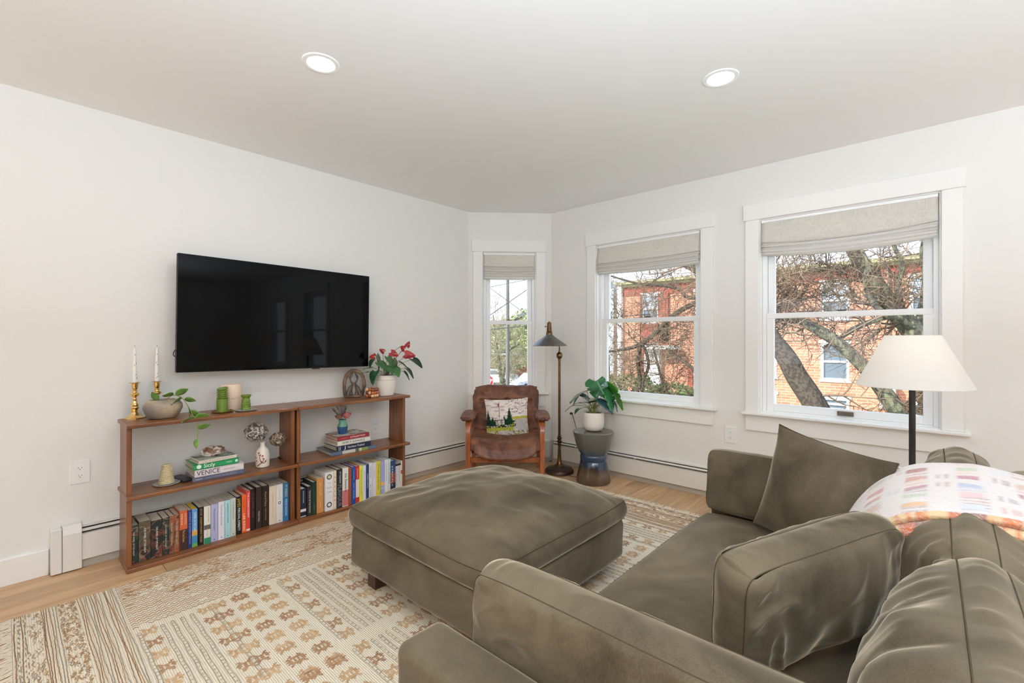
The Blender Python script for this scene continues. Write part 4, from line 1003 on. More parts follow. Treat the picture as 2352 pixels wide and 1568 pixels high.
o=lathe('twisted_candle',prof,GREENC,None,30,cap=False); o.scale=(1.42,1.42,1.29); o.location=(.185,.905,.7758); tag(o,'tall green candle with a ribbed tilted top half','candle')
me=o.data
for v in me.vertices:
    if v.co.z>.066: k=(v.co.z-.066)/.05; v.co.z+=.18*v.co.y*min(1,k*1.2)
o=lathe('pillar_candle',[(.0001,0),(.0405,0),(.0415,.002),(.0415,.121),(.040,.123),(.034,.1235),(.031,.119),(.0001,.118)],PINKC,None,40,cap=False); o.scale=(1.38,1.38,1.32); o.location=(.105,.978,.7765); tag(o,'wide blush pillar candle with a thin red botanical ring','candle')
V=[];F=[]; rd=random.Random(4)
for k in range(150):
    a=rd.uniform(0,6.28); zz=.056+rd.gauss(0,.0035); tube_data([(.0417*math.cos(a),.0417*math.sin(a),zz),(.0420*math.cos(a+.03),.0420*math.sin(a+.03),zz+rd.uniform(-.002,.003))],[.0008,.0003],4,V,F)
from_data('botanical_ring',V,F,mat('dried_red',srgb(170,70,84),.8),o)['kind']='stuff'
tube('wick',[(0,0,.118),(0,.001,.123)],.0009,BLACK,o,5)
o=lathe('turned_candle',[(.0001,.0042),(.0185,.0042),(.0195,.012),(.018,.016),(.0195,.020),(.0180,.026),(.0198,.031),(.0165,.036),(.0175,.042),(.0165,.050),(.0145,.056),(.017,.062),(.0205,.066),(.0210,.071),(.019,.073),(.0001,.072)],GREENC,None,30,cap=False); o.scale=(1.38,1.38,1.38); o.location=(.225,1.025,.7753); tag(o,'short green candle turned like a chess piece','candle')
# beeswax tree candle
coaster(.185,.625,.3985,.064,CLEAR,'clear glass coaster under the knitted cone candle')
prof=[(.0001,.0042)]
for i in range(13):
    f_=1-i/13; r_=.0185+.014*f_; z0=.0045+i*.0072; prof+=[(r_-.002,z0),(r_+.0015,z0+.0036),(r_-.002,z0+.0068)]
prof+=[(.0001,.099)]
o=lathe('cone_candle',prof,mat('cream_wax',srgb(222,208,168),.6,bump=.8,bump_scale=140),None,36,cap=False); o.scale=(1.15,1.15,1.15); o.location=(.185,.625,.3983); tag(o,'cream cone shaped candle with a knitted surface on the left shelf','candle')
for v in o.data.vertices:
    a=math.atan2(v.co.y,v.co.x); k=1+.05*math.sin(a*14+v.co.z*430); v.co.x*=k; v.co.y*=k
# remote
o=box('remote_control',(-.065,-.022,0),(.065,.022,.016),BLACK,None,.004,2); o.scale=(1.15,1.15,1.1); o.location=(.16,.706,.3985); o.rotation_euler=(0,0,R(9)); tag(o,'black remote control lying left of the book stack','remote')
V=[];bm=bmesh.new()
for i in range(7):
    for j in range(3): add_box(bm,(-.055+i*.015,-.014+j*.011,.0155),(-.047+i*.015,-.008+j*.011,.0175),.0006)
from_bm('button',bm,mat('remote_buttons',srgb(60,60,62),.5),o)['kind']='stuff'
# shell on the stack
bm=bmesh.new(); bmesh.ops.create_icosphere(bm,subdivisions=5,radius=1)
for v in bm.verts:
    p=v.co.copy(); k=1+.22*noise.noise(p*2.1+Vector((3,1,7)))+.16*noise.noise(p*5.2)+.05*noise.noise(p*12)
    v.co=Vector((p.x*.048*k,p.y*.062*k,max(-.021,p.z*.032*k)))
SH=mat('oyster_shell',srgb(226,218,208),.5,noise_amt=3,noise_scale=22,col2=srgb(120,80,58),detail=8,bump=.6,bump_scale=50)
o=from_bm('oyster_shell',bm,SH,None,(.165,.862,zt+.0215),True); tag(o,'knobbly white and brown shell lying on the left book stack','shell')
# painted vase with dried hydrangeas
vz=.3985; vx,vy=.205,1.130
o=lathe('painted_vase',[(.0001,0),(.030,0),(.034,.004),(.0355,.05),(.034,.080),(.028,.098),(.014,.112),(.0115,.120),(.0115,.136),(.0155,.141),(.0150,.1425),(.0095,.139),(.0095,.11)],mat('cream_glaze',srgb(220,212,200),.3),None,36,cap=False); o.scale=(1.18,1.18,1.14); o.location=(vx,vy,vz); tag(o,'cream bottle vase painted with red blossoms on a brown branch','vase')
V=[];F=[];V2=[];F2=[]
def on_vase(a,z_,r_=.0356): return (r_*math.cos(a),r_*math.sin(a),z_)
for path in ([(-.5,.014),(-.15,.024),(.1,.03),(.35,.045),(.2,.06)],[(.1,.03),(-.1,.045),(-.2,.062),(.0,.078)],[(.1,.03),(.5,.03),(.8,.045)]):
    P=smooth_path([on_vase(a-.55,z_) for a,z_ in path],4); tube_data(P,[.0028-.0018*i/len(P) for i in range(len(P))],5,V,F)
from_data('painted_branch',V,F,mat('paint_brown',srgb(104,66,48),.5),o)
for a,z_ in ((-.9,.058),(-.75,.04),(-.35,.085),(.2,.068),(.35,.05),(.05,.035),(.6,.036),(-.2,.072)):
    c_=Vector(on_vase(a-.55,z_,.0352)); V1,F1=lathe_data([(.0001,.0012),(.0042,.0004),(.0052,-.001)],8,cap=False)
    rt=Vector((0,0,1)).rotation_difference(Vector((c_.x,c_.y,0))); b0=len(V2); V2+=[tuple(rt@Vector(v)+c_) for v in V1]; F2+=[tuple(b0+i for i in f) for f in F1]
from_data('painted_blossom',V2,F2,mat('paint_red',srgb(158,52,54),.5),o)
def hydrangea(c,r_,stem0,label,sd,m):
    rd=random.Random(sd); o=empty('dried_hydrangea',stem0,label,'flower'); c=Vector(c)-Vector(stem0)
    tube('stem',smooth_path([(0,0,0),c*.4+Vector((0,0,.02)),c*.9],6),.0016,mat('dry_stem',srgb(120,104,80),.8),o,6)
    V=[];F=[]
    for k in range(330):
        d=Vector((rd.gauss(0,1),rd.gauss(0,1),rd.gauss(0,1))).normalized(); b=c+Vector((d.x*r_,d.y*r_,d.z*r_*.92))*rd.uniform(.8,1.05)
        for q_ in range(4):
            a=q_*1.57+rd.uniform(-.4,.4); t1=d.orthogonal().normalized(); t2=d.cross(t1); e=(t1*math.cos(a)+t2*math.sin(a)); s=rd.uniform(.008,.0135); f_=(t1*math.cos(a+1.57)+t2*math.sin(a+1.57))
            p0=b; p1=b+e*s*.6+f_*s*.45+d*rd.uniform(-.002,.003); p2=b+e*s+d*rd.uniform(-.003,.004); p3=b+e*s*.6-f_*s*.45+d*rd.uniform(-.002,.003)
            n0=len(V); V+=[tuple(p) for p in (p0,p1,p2,p3)]; F.append((n0,n0+1,n0+2,n0+3))
    from_data('petals',V,F,m,o)['kind']='stuff'
HY=mat('dried_petal_silver',srgb(208,200,188),.45,noise_amt=3,noise_scale=50,col2=srgb(96,88,82)); HY2=mat('dried_petal_brown',srgb(176,158,136),.5,noise_amt=3,noise_scale=50,col2=srgb(104,82,62))
hydrangea((vx,vy-.040,vz+.228),.066,(vx,vy,vz+.140),'large silvery dried hydrangea head leaning left from the painted vase',1,HY)
hydrangea((vx+.01,vy+.090,vz+.165),.046,(vx+.002,vy+.002,vz+.145),'smaller brown dried hydrangea head hanging right of the painted vase',2,HY2)
# blue vase with dried roses
bx,by=.165,1.700
o=lathe('blue_vase',[(.0001,0),(.022,0),(.024,.003),(.030,.030),(.031,.042),(.026,.056),(.021,.062),(.020,.074),(.0235,.083),(.022,.084),(.017,.076),(.017,.05)],mat('blue_glaze',srgb(40,84,128),.5,noise_amt=1,noise_scale=30,col2=srgb(30,66,108)),None,32,cap=False); o.scale=(1.2,1.2,1.24); o.location=(bx,by,zr); tag(o,'small matte blue vase with a green neck on the right book stack','vase')
lathe('green_neck',[(.0310,.0445),(.0268,.056),(.0218,.0625),(.0208,.074),(.0243,.083),(.0238,.0845)],mat('green_glaze',srgb(104,156,132),.45),o,32,cap=False)
def rose(c,r_,m,label,stem0):
    o=empty('dried_rose',stem0,label,'flower'); c=Vector(c)-Vector(stem0); tube('stem',[(0,0,0),c*.5,c*.95],.0014,STEM,o,5)
    V=[];F=[]
    for ring,(nn,rr_,op) in enumerate(((3,.30,.1),(4,.52,.25),(5,.78,.45),(6,1.0,.75))):
        for i in range(nn):
            a0=i*2*math.pi/nn+ring*.5; b0=len(V)
            for u in range(4):
                for v in range(4):
                    a=a0+(v/3-.5)*1.9*(2*math.pi/nn)*.62; h_=u/3; rad=r_*rr_*(.35+.65*math.sin(h_*1.7+.2))*(1+op*.25*h_); z_=r_*(-.75+1.55*h_-(op*.45*h_*h_)-.22*((v/3-.5)*2)**2*h_)
                    V.append((c.x+rad*math.cos(a),c.y+rad*math.sin(a),c.z+z_))
            for u in range(3):
                for v in range(3): k=b0+u*4+v; F.append((k,k+1,k+5,k+4))
    from_data('petals',V,F,m,o,smooth=True); return o
rose((bx+.01,by+.026,zr+.136),.030,mat('pink_petals',srgb(206,132,126),.6,noise_amt=1,noise_scale=40,col2=srgb(180,96,96)),'dried pink rose in the blue vase',(bx,by,zr+.06))
rose((bx+.008,by-.034,zr+.130),.023,mat('tan_petals',srgb(150,112,84),.7,noise_amt=1,noise_scale=40,col2=srgb(106,72,56)),'dried tan rose left of the pink one in the blue vase',(bx,by-.004,zr+.06))
o=empty('dried_sprig',(bx,by,zr+.08),'thin dark dried sprigs rising behind the roses','sprig')
rd=random.Random(9)
for k in range(7):
    tip=Vector((rd.uniform(-.02,.02),(-.075,-.06,-.035,-.012,.01,.022,.034)[k],(.112,.098,.12,.128,.135,.12,.10)[k])); P=smooth_path([(0,0,.02),tip*.5+Vector((0,0,.012)),tip],6)
    V,F=tube_data(P,.0006,4)
    for i in range(4,len(P)):
        for s in (1,-1):
            p=P[i]; V,F=tube_data([p,p+Vector((rd.uniform(-.004,.004),s*.006,.003)),p+Vector((rd.uniform(-.004,.004),s*.009,.008))],[.0006,.0019,.0004],5,V,F)
    from_data('sprig_stem',V,F,mat('dark_sprig',srgb(60,50,46),.8),o)
# stone arch sculpture
o=empty('stone_sculpture',(.105,1.832,.7765),'small brown stone arch carving with two leaning figures','sculpture',rz=R(-25)); o.scale=(1.5,1.5,1.6)
STN=mat('brown_stone',srgb(132,104,82),.7,noise_amt=2,noise_scale=16,col2=srgb(84,62,48),bump=.8,bump_scale=60); STN2=mat('dark_stone',srgb(92,76,62),.35,noise_amt=1,noise_scale=16,col2=srgb(66,54,46))
P=smooth_path([(0,-.046,.006),(0,-.050,.04),(0,-.048,.08),(0,-.034,.112),(0,-.008,.128),(0,.022,.120),(0,.042,.094),(0,.047,.055),(0,.036,.012),(0,.030,.006)],5)
V,F=tube_data(P,[.0085+.0035*noise.noise(Vector((i*.5,2,2))) for i in range(len(P))],10); V=[(x*1.5+.003*noise.noise(Vector((x*60,y*60,z_*60))),y,max(0.0004,z_)) for x,y,z_ in V]
from_data('arch',V,F,STN,o,smooth=True); box('plinth',(-.018,-.050,0.0002),(.018,.036,.010),STN,o,.003,2)
for s,hx in ((-1,0),(1,.0)):
    P=smooth_path([(0,s*.022-.004,.008),(0,s*.016-.004,.038),(0,s*.006-.004,.062),(0,s*.016-.004,.080),(0,s*.017-.004,.098),(0,s*.004-.004,.120)],5)
    tube('figure',P,[.0045+.0015*math.sin(i*.7) for i in range(len(P))],STN2,o,8)
    P=smooth_path([(0,s*.006-.004,.062),(0,s*.024-.004,.046),(0,s*.034-.004,.020),(0,s*.036-.004,.008)],5); tube('figure_limb',P,.0038,STN2,o,8)
    P=smooth_path([(0,s*.004-.004,.060),(0,s*.010-.004,.03),(0,s*.006-.004,.008)],5); tube('figure_limb',P,.0034,STN2,o,8)
# bead cube
o=empty('wooden_bead_cube',(.225,1.912,.7765),'cube of glossy amber and cream wooden beads between the carving and the anthurium','ornament',rz=R(18)); o.scale=(1.35,1.35,1.35)
bms=[mat('bead_amber',srgb(176,92,44),.2,coat=.5),mat('bead_cream',srgb(226,178,134),.2,coat=.5),mat('bead_brown',srgb(120,58,32),.2,coat=.5)]
bmes=[]
for m in bms:
    V,F=lathe_data([(.0001,-.0085),(.006,-.0085),(.0095,-.005),(.0105,0),(.0095,.005),(.006,.0085),(.0001,.0085)],16,cap=False); me=bpy.data.meshes.new('bead'); me.from_pydata(V,[],F); me.materials.append(m); me.polygons.foreach_set('use_smooth',[True]*len(me.polygons)); bmes.append(me)
for i in range(3):
    for j in range(3):
        for k in range(3):
            b_=bpy.data.objects.new('bead',bmes[(i*2+j+k*2+(i*j))%3]); COL.objects.link(b_); b_.parent=o; b_.location=((i-1)*.0185,(j-1)*.0185,.0098+k*.0178); b_.rotation_euler=(R(90) if (i+j+k)%2 else 0,0,0)
# anthurium
ax,ay=.18,2.055
o=empty('potted_anthurium',(ax,ay,.7765),'red flowering anthurium in a cream pot at the right end of the bookshelf','plant'); o.scale=(1.6,1.6,1.36)
lathe('pot',[(.0001,0),(.038,0),(.042,.002),(.052,.045),(.0545,.075),(.0545,.092),(.057,.095),(.057,.099),(.0555,.1185),(.053,.1195),(.051,.118),(.050,.098),(.0001,.097)],CERAM,o,40,cap=False)
lathe('soil',[(.0001,.104),(.050,.104)],SOIL,o,20,cap=False)
rd=random.Random(21)
def stalk(base,tip,m,r_=.0013,bow=.02):
    base=Vector(base);tip=Vector(tip); mid=(base+tip)/2+Vector((0,0,bow)); P=smooth_path([base,mid,tip],6); tube('stalk',P,r_,m,o,5); return (tip-mid).normalized()
for (dy,dz,dx,L,ddir,rol) in ((-.075,.165,.01,.055,(.3,-.9,.15),.3),(-.055,.215,.0,.060,(.2,-.8,-.9),.2),(-.030,.235,-.02,.085,(.3,.25,-1),0),(-.045,.195,.03,.080,(.8,.5,-.7),.4),(.0,.225,.02,.070,(.6,.3,-.9),.2),(.035,.21,.0,.085,(.5,.1,-1),-.2),(.06,.19,.02,.085,(.5,.7,-.6),-.2),(.05,.245,-.02,.055,(.2,.4,.8),0),(.10,.15,.01,.075,(.3,.8,-.9),-.2),(-.06,.145,.03,.085,(.4,-.7,-.9),.3),(-.085,.14,.0,.050,(.2,-1,.1),.2),(.07,.135,.04,.060,(.5,.4,-.7),0),(.150,.205,-.02,.085,(.1,.9,-.6),-.3),(.02,.16,.05,.070,(.9,-.2,-.6),.1),(-.02,.17,.045,.065,(.9,.2,-.5),.2)):
    dy*=1.2; L*=.92; b0=(rd.uniform(-.02,.02),rd.uniform(-.025,.025),.104); stalk(b0,(dx,dy,dz),STEM)
    put_leaf('leaf',(dx,dy,dz),ddir,rol,L,L*.72,rd.choice([LEAF,LEAF2,LEAF]),o,kind='heart',droop=.2,lobe=.18)
for k,(dy,dz,L,ddir) in enumerate(((-.030,.262,.040,(.2,-.9,.5)),(-.078,.232,.040,(.3,.5,.9)),(.028,.245,.055,(.3,.75,-.5)),(.080,.275,.050,(.4,-.7,.4)),(.105,.295,.045,(.2,.35,.9)),(.110,.235,.070,(.4,.9,-.2))) ):
    dy*=1.1; L*=.82
    stalk((rd.uniform(-.015,.015),rd.uniform(-.02,.02),.104),(.03,dy,dz),mat('flower_stalk',srgb(140,96,80),.5))
    b_=Vector((.03,dy,dz)); d=Vector(ddir).normalized()
    V,F=leaf(L,L*.85,kind='heart',droop=.05,fold=-.1,lobe=.2)
    x=d; y=Vector((1,0,0)).cross(x).normalized(); z_=x.cross(y); z_=-z_ if z_.x<0 else z_; q=Matrix((x,y,z_)).transposed()
    f=from_data('flower',[tuple(q@(Vector(v)-Vector((L*.35,0,0)))+b_) for v in V],F,RED,o,smooth=True)
    tube('spadix',[b_+q@Vector((0,0,.001)),b_+q@Vector((L*.12,0,.010)),b_+q@Vector((L*.2,0,.020))],[.0025,.0024,.0012],mat('spadix_cream',srgb(226,190,120),.5),f,6)

# ------------------------------------------------------------------ armchair
LEA=bpy.data.materials.new('brown_leather'); LEA.use_nodes=True; t=LEA.node_tree; b=t.nodes['Principled BSDF']
tcn=t.nodes.new('ShaderNodeTexCoord'); n=t.nodes.new('ShaderNodeTexNoise'); n.inputs['Scale'].default_value=7; n.inputs['Detail'].default_value=6; n.inputs['Distortion'].default_value=1.5
n2=t.nodes.new('ShaderNodeTexVoronoi'); n2.inputs['Scale'].default_value=260
t.links.new(tcn.outputs['Object'],n.inputs[0]); t.links.new(tcn.outputs['Object'],n2.inputs[0])
cr=t.nodes.new('ShaderNodeValToRGB'); cr.color_ramp.elements[0].position=.35; cr.color_ramp.elements[0].color=(*srgb(78,46,34),1); cr.color_ramp.elements[1].position=.68; cr.color_ramp.elements[1].color=(*srgb(132,84,58),1)
t.links.new(n.outputs['Fac'],cr.inputs[0]); t.links.new(cr.outputs[0],b.inputs['Base Color']); b.inputs['Roughness'].default_value=.46; b.inputs['Specular IOR Level'].default_value=.34
bp=t.nodes.new('ShaderNodeBump'); bp.inputs['Strength'].default_value=.35; bp.inputs['Distance'].default_value=.012; t.links.new(n.outputs['Fac'],bp.inputs['Height'])
bp2=t.nodes.new('ShaderNodeBump'); bp2.inputs['Strength'].default_value=.12; bp2.inputs['Distance'].default_value=.001; t.links.new(n2.outputs['Distance'],bp2.inputs['Height']); t.links.new(bp.outputs[0],bp2.inputs['Normal']); t.links.new(bp2.outputs[0],b.inputs['Normal'])
fw=Vector((-.6714,.7411,0)); rt=Vector((.7411,.6714,0))
cc=Vector((3.415,0,0))+fw*4.10+rt*(-.057)
ch=empty('armchair',cc,'low brown leather armchair with a bentwood frame in front of the narrow bay window','chair',rz=R(42.177))
for s in (-1,1):
    path=smooth_path([(0,-.262,.0),(0,-.262,.20),(0,-.262,.40),(0,-.250,.475),(0,-.205,.520),(0,-.12,.532),(0,.05,.522),(0,.19,.500),(0,.262,.440),(0,.285,.30),(0,.292,.15),(0,.295,0)],5)
    V=[];F=[]; m_=len(path); hw,ht=.019,.021
    for i,p in enumerate(path):
        t_=(path[min(i+1,m_-1)]-path[max(i-1,0)]).normalized(); nn=Vector((0,-t_.z,t_.y)); wf=hw*(1.35 if .3<i/m_<.62 else 1)
        for a,b_ in ((-1,-1),(1,-1),(1,1),(-1,1)): V.append((s*.309+a*wf,p.y+nn.y*b_*ht*.8,max(0.0003,p.z+nn.z*b_*ht*.8)))
    for i in range(m_-1):
        for k in range(4): l=(k+1)%4; F.append((i*4+k,i*4+l,i*4+4+l,i*4+4+k))
    F+=[(0,1,2,3),((m_-1)*4+3,(m_-1)*4+2,(m_-1)*4+1,(m_-1)*4)]
    sf=from_data('side_frame',V,F,TEAK,ch); md=sf.modifiers.new('b','BEVEL'); md.width=.003; md.segments=2
    def padd(p): return p
    pad=cushion('arm_pad',.105,.36,.026,.016,LEA,ch,seed=30+s,n=20,pinch=.0,ck=.22,wr=.0015,wl=.03,lump=.003,piping=0,freq=60,band_bulge=.012); pad.location=(s*.318,-.10,.565); pad.rotation_euler=(R(1.5),0,0)
boxes('front_rail',[((-.291,-.245,.192),(.291,-.222,.236))],TEAK,ch,.003,1)
boxes('rear_rail',[((-.291,.262,.23),(.291,.283,.275))],TEAK,ch,.003,1)
boxes('seat_frame',[((-.288,-.20,.262),(-.262,.22,.292)),((.262,-.20,.262),(.288,.22,.292)),((-.288,-.20,.262),(.288,-.18,.285)),((-.288,.18,.262),(.288,.20,.285))],TEAK,ch,.003)
def seatd(p):
    p=Vector(p); p.z+=.50*p.x*p.x-.9*max(0,-p.y-.16)**2*4; return p
sct=cushion('seat_cushion',.60,.54,.062,.022,LEA,ch,seed=40,n=70,pinch=.01,ck=.14,crease=.004,cscale=10,nb=10,wr=.007,wl=.06,lump=.008,deform=seatd,freq=70,band_bulge=.03,piping=0); sct.location=(0,-.035,.330); sct.rotation_euler=(R(5),0,0)
def bcd(p):
    p=Vector(p); p.z+= -.35*p.x*p.x
    # tufted row
    g=math.exp(-((p.y-.085)/.016)**2)*.026
    if p.z>0: p.z-=g*(.6+.4*math.cos(p.x*2*math.pi/.118+math.pi*0))*(1 if abs(p.x)<.25 else .3)
    return p
bct=cushion('back_cushion',.595,.46,.06,.034,LEA,ch,seed=41,n=80,pinch=.03,ck=.10,crease=.008,cscale=11,wr=.016,wl=.11,lump=.012,deform=bcd,freq=52,band_bulge=.02,piping=0)
bct.rotation_euler=(R(72),0,0); bct.location=(0,.170,.565)
for i in range(4):
    x=(i-1.5)*.118; V,F=lathe_data([(.0001,.005),(.006,.004),(.009,.001),(.009,-.003)],14,cap=False)
    bo=from_data('button',V,F,LEA,bct,smooth=True); bo.location=(x,.085,.040-.35*x*x)
boxes('back_slat',[((-.27,.215,.30),(-.24,.235,.60)),((.24,.215,.30),(.27,.235,.60))],TEAK,ch)
# painted pillow on the armchair
PIL=bpy.data.materials.new('painted_canvas'); PIL.use_nodes=True; t=PIL.node_tree; b=t.nodes['Principled BSDF']
at=t.nodes.new('ShaderNodeAttribute'); at.attribute_name='Col'; t.links.new(at.outputs['Color'],b.inputs['Base Color']); b.inputs['Roughness'].default_value=.8; b.inputs['Specular IOR Level'].default_value=.1
pil=cushion('scenic_pillow',.385,.365,.008,.055,PIL,None,seed=50,n=110,pinch=.05,ck=-.02,wr=.003,wl=.06,lump=.008,pw_=.8,freq=30,band_bulge=0,piping=0)
def paint(u,v):
    """u,v in 0..1 from the lower left"""
    nz=noise.noise(Vector((u*9,v*22,1))); nf=noise.noise(Vector((u*40,v*40,3)))
    sky=srgb(216,204,196)
    if nz>.25: sky=srgb(180,164,166)
    elif nz<-.3: sky=srgb(228,218,206)
    if u>.55 and v>.62 and nf>.28: sky=srgb(110,84,84)
    col=sky
    hor=.47+.09*u
    if v<hor: col=srgb(176,172,168) if nz<.2 else srgb(196,190,184)
    if hor-.05<v<hor+.01 and u>.6: col=srgb(170,164,60)
    if .22<v<.33+.03*math.sin(u*9) and u<.65: col=srgb(166,162,62) if nf<.2 else srgb(120,126,56)
    if u<.70 and .30<v<.46: col=srgb(34,48,36) if nf<.12 else (srgb(176,170,70) if nz>0 else srgb(214,210,198))
    for tx,ty,hh in ((.07,.36,.34),(.56,.36,.42),(.44,.36,.22),(.17,.34,.22)):
        if ty<v<ty+hh:
            wd_=.105*(1-(v-ty)/hh)*(.55+.45*abs(math.sin(v*95)))
            if abs(u-tx)<wd_: col=srgb(22,44,34) if nf<.25 else srgb(40,70,50)
    if .46<v<.53 and abs(u-.34)<.05+(.53-v)*1.1: col=srgb(206,196,194) if v>.475 or nf>0 else srgb(40,28,28)
    if .455<v<.475 and abs(u-.34)<.13: col=srgb(44,30,30)
    if .36<v<.46 and abs(u-.34)<.10 and int(u*60)%2: col=srgb(214,206,196)
    if .53<v<.92 and abs(u-.33-(v-.53)*.0)<.005: col=srgb(70,60,64)
    if .80<v<.88 and .30<u<.33: col=srgb(150,70,70)
    if v<.22 and noise.noise(Vector((u*50+v*30,v*14,7)))>.05 and (u<.35 or u>.5): col=srgb(170,150,60) if nf>0 else srgb(76,74,40)
    return col
me=pil.data; ca=me.color_attributes.new('Col','FLOAT_COLOR','POINT')
for i,v in enumerate(me.vertices):
    c_=paint(min(1,max(0,v.co.x/.385+.5)),min(1,max(0,v.co.y/.365+.5))) if v.co.z>0 else srgb(120,112,96)
    ca.data[i].color=(*c_,1)
tag(pil,'small pillow with a painted hut, fir trees and pale sky on the brown armchair','pillow')
pc_=cc+fw*(.02)+rt*.012; place(pil,(pc_.x,pc_.y,.510),rt+Vector((0,0,.05)),Vector((-.05,0,1))+fw*.24)
text(pil,'H.M.Y.',(.105,-.012,.0555),(1,0,0),(0,1,0),.022,ink((170,60,80)),None,'initials')

# ------------------------------------------------------------------ brass floor lamp
lx,ly=.888,3.44
fl_=empty('floor_lamp',(lx,ly,0),'aged brass floor lamp with a wide cone shade between the armchair and the ceramic stool','lamp',rz=R(42.177))
lathe('base',[(.0001,.0004),(.125,.0004),(.132,.006),(.132,.020),(.124,.034),(.095,.048),(.050,.058),(.045,.064),(.0001,.066)],BRONZE,fl_,48,cap=False)
lathe('lower_stem',[(.048,.060),(.040,.070),(.026,.080),(.020,.10),(.0165,.15),(.0135,.22),(.0135,.255),(.018,.262),(.014,.268),(.021,.276),(.024,.286),(.018,.294),(.014,.300),(.022,.308),(.024,.316),(.015,.324),(.015,.334),(.019,.338),(.0125,.344)],OLDB,fl_,32,cap=False)
lathe('pole',[(.0115,.34),(.0115,1.03),(.0145,1.032),(.0145,1.040),(.010,1.046)],OLDB,fl_,24,cap=False)
lathe('ball_joint',[(.010,1.044),(.020,1.050),(.0275,1.062),(.030,1.076),(.0275,1.090),(.018,1.100),(.010,1.106),(.008,1.115),(.0055,1.150)],OLDB,fl_,28,cap=False)
tube('arm',smooth_path([(0,0,1.148),(-.008,0,1.172),(-.035,0,1.20),(-.075,0,1.225),(-.094,0,1.25)],6),.005,OLDB,fl_,10)
shd=lathe('shade',[(.166,1.163),(.167,1.166),(.150,1.178),(.105,1.212),(.055,1.246),(.030,1.268),(.028,1.272),(.026,1.270),(.052,1.242),(.103,1.208),(.148,1.175),(.165,1.164)],PEWTER,fl_,56,cap=False); shd.location=(-.094,0,0)
so=lathe('socket',[(.031,1.262),(.030,1.282),(.028,1.284),(.026,1.300),(.024,1.302),(.019,1.374),(.015,1.378),(.015,1.384),(.0001,1.385)],OLDB,fl_,28,cap=False); so.location=(-.094,0,0)
kn=tube('switch_knob',[(-.117,0,1.342),(-.130,0,1.342),(-.131,0,1.342),(-.137,0,1.342)],[.003,.003,.006,.005],OLDB,fl_,10)
tube('finial',[(-.094,0,1.384),(-.094,0,1.392)],.004,OLDB,fl_,8)
cord=tube('power_cord',smooth_path([(lx+.06,ly+.05,.012),(lx+.12,ly+.03,.006),(1.03,3.40,.005),(1.13,3.43,.005),(1.07,3.52,.006),(1.0,3.6,.02),(.98,3.655,.14),(.93,3.69,.30),(.875,3.705,.42),(.850,3.708,.49),(.850,3.700,.507),(.846,3.700,.510)],8),.0026,mat('brown_cord',srgb(60,48,38),.5)); tag(cord,'thin dark power cord running from the floor lamp up to the wall outlet','cord')
pl=box('plug',(.826,3.690,.496),(.852,3.711,.514),mat('plug_brown',srgb(64,44,34),.5),cord,.003)

# ------------------------------------------------------------------ ceramic stool and monstera
sx0,sy0=1.268,3.415
CS=bpy.data.materials.new('drip_glaze'); CS.use_nodes=True; t=CS.node_tree; b=t.nodes['Principled BSDF']
tcn=t.nodes.new('ShaderNodeTexCoord'); sp_=t.nodes.new('ShaderNodeSeparateXYZ'); n=t.nodes.new('ShaderNodeTexNoise'); mp=t.nodes.new('ShaderNodeMapping'); mp.inputs['Scale'].default_value=(14,14,1.6); n.inputs['Scale'].default_value=1; n.inputs['Detail'].default_value=4
t.links.new(tcn.outputs['Object'],sp_.inputs[0]); t.links.new(tcn.outputs['Object'],mp.inputs[0]); t.links.new(mp.outputs[0],n.inputs[0])
ma=t.nodes.new('ShaderNodeMath'); ma.operation='MULTIPLY_ADD'; ma.inputs[1].default_value=.10; t.links.new(n.outputs['Fac'],ma.inputs[0]); t.links.new(sp_.outputs['Z'],ma.inputs[2])
cr=t.nodes.new('ShaderNodeValToRGB'); el=cr.color_ramp.elements
el[0].position=.0; el[0].color=(*srgb(56,42,33),1); el[1].position=.52; el[1].color=(*srgb(98,95,88),1)
for p_,c_ in ((.12,(94,76,58)),(.18,(62,46,36)),(.205,(38,50,66)),(.27,(36,58,84)),(.32,(60,76,90)),(.36,(86,83,73))):
    e=el.new(p_); e.color=(*srgb(*c_),1)
t.links.new(ma.outputs[0],cr.inputs[0]); t.links.new(cr.outputs[0],b.inputs['Base Color']); b.inputs['Roughness'].default_value=.13; b.inputs['Coat Weight'].default_value=.4
n2=t.nodes.new('ShaderNodeTexNoise'); n2.inputs['Scale'].default_value=16; t.links.new(tcn.outputs['Object'],n2.inputs[0]); bp=t.nodes.new('ShaderNodeBump'); bp.inputs['Strength'].default_value=.12; t.links.new(n2.outputs['Fac'],bp.inputs['Height']); t.links.new(bp.outputs[0],b.inputs['Normal'])
o=lathe('ceramic_stool',[(.0001,.0004),(.135,.0004),(.146,.006),(.147,.020),(.136,.075),(.122,.140),(.114,.178),(.110,.186),(.114,.192),(.114,.232),(.110,.238),(.113,.246),(.126,.262),(.140,.290),(.156,.345),(.169,.400),(.175,.424),(.174,.432),(.168,.437),(.10,.438),(.0001,.438)],CS,None,64,cap=False); o.location=(sx0,sy0,0); tag(o,'hourglass ceramic stool with grey, blue and brown drip glaze by the window','stool')
mz=.4385
o=empty('potted_monstera',(sx0,sy0,mz),'monstera in a round white pot on the ceramic stool','plant',rz=R(42.177))
lathe('pot',[(.0001,.002),(.055,.0015),(.072,.010),(.086,.032),(.0915,.065),(.092,.115),(.0925,.158),(.0905,.161),(.088,.160),(.087,.14),(.0001,.138)],CERAM,o,48,cap=False)
lathe('soil',[(.0001,.146),(.087,.146)],SOIL,o,24,cap=False)
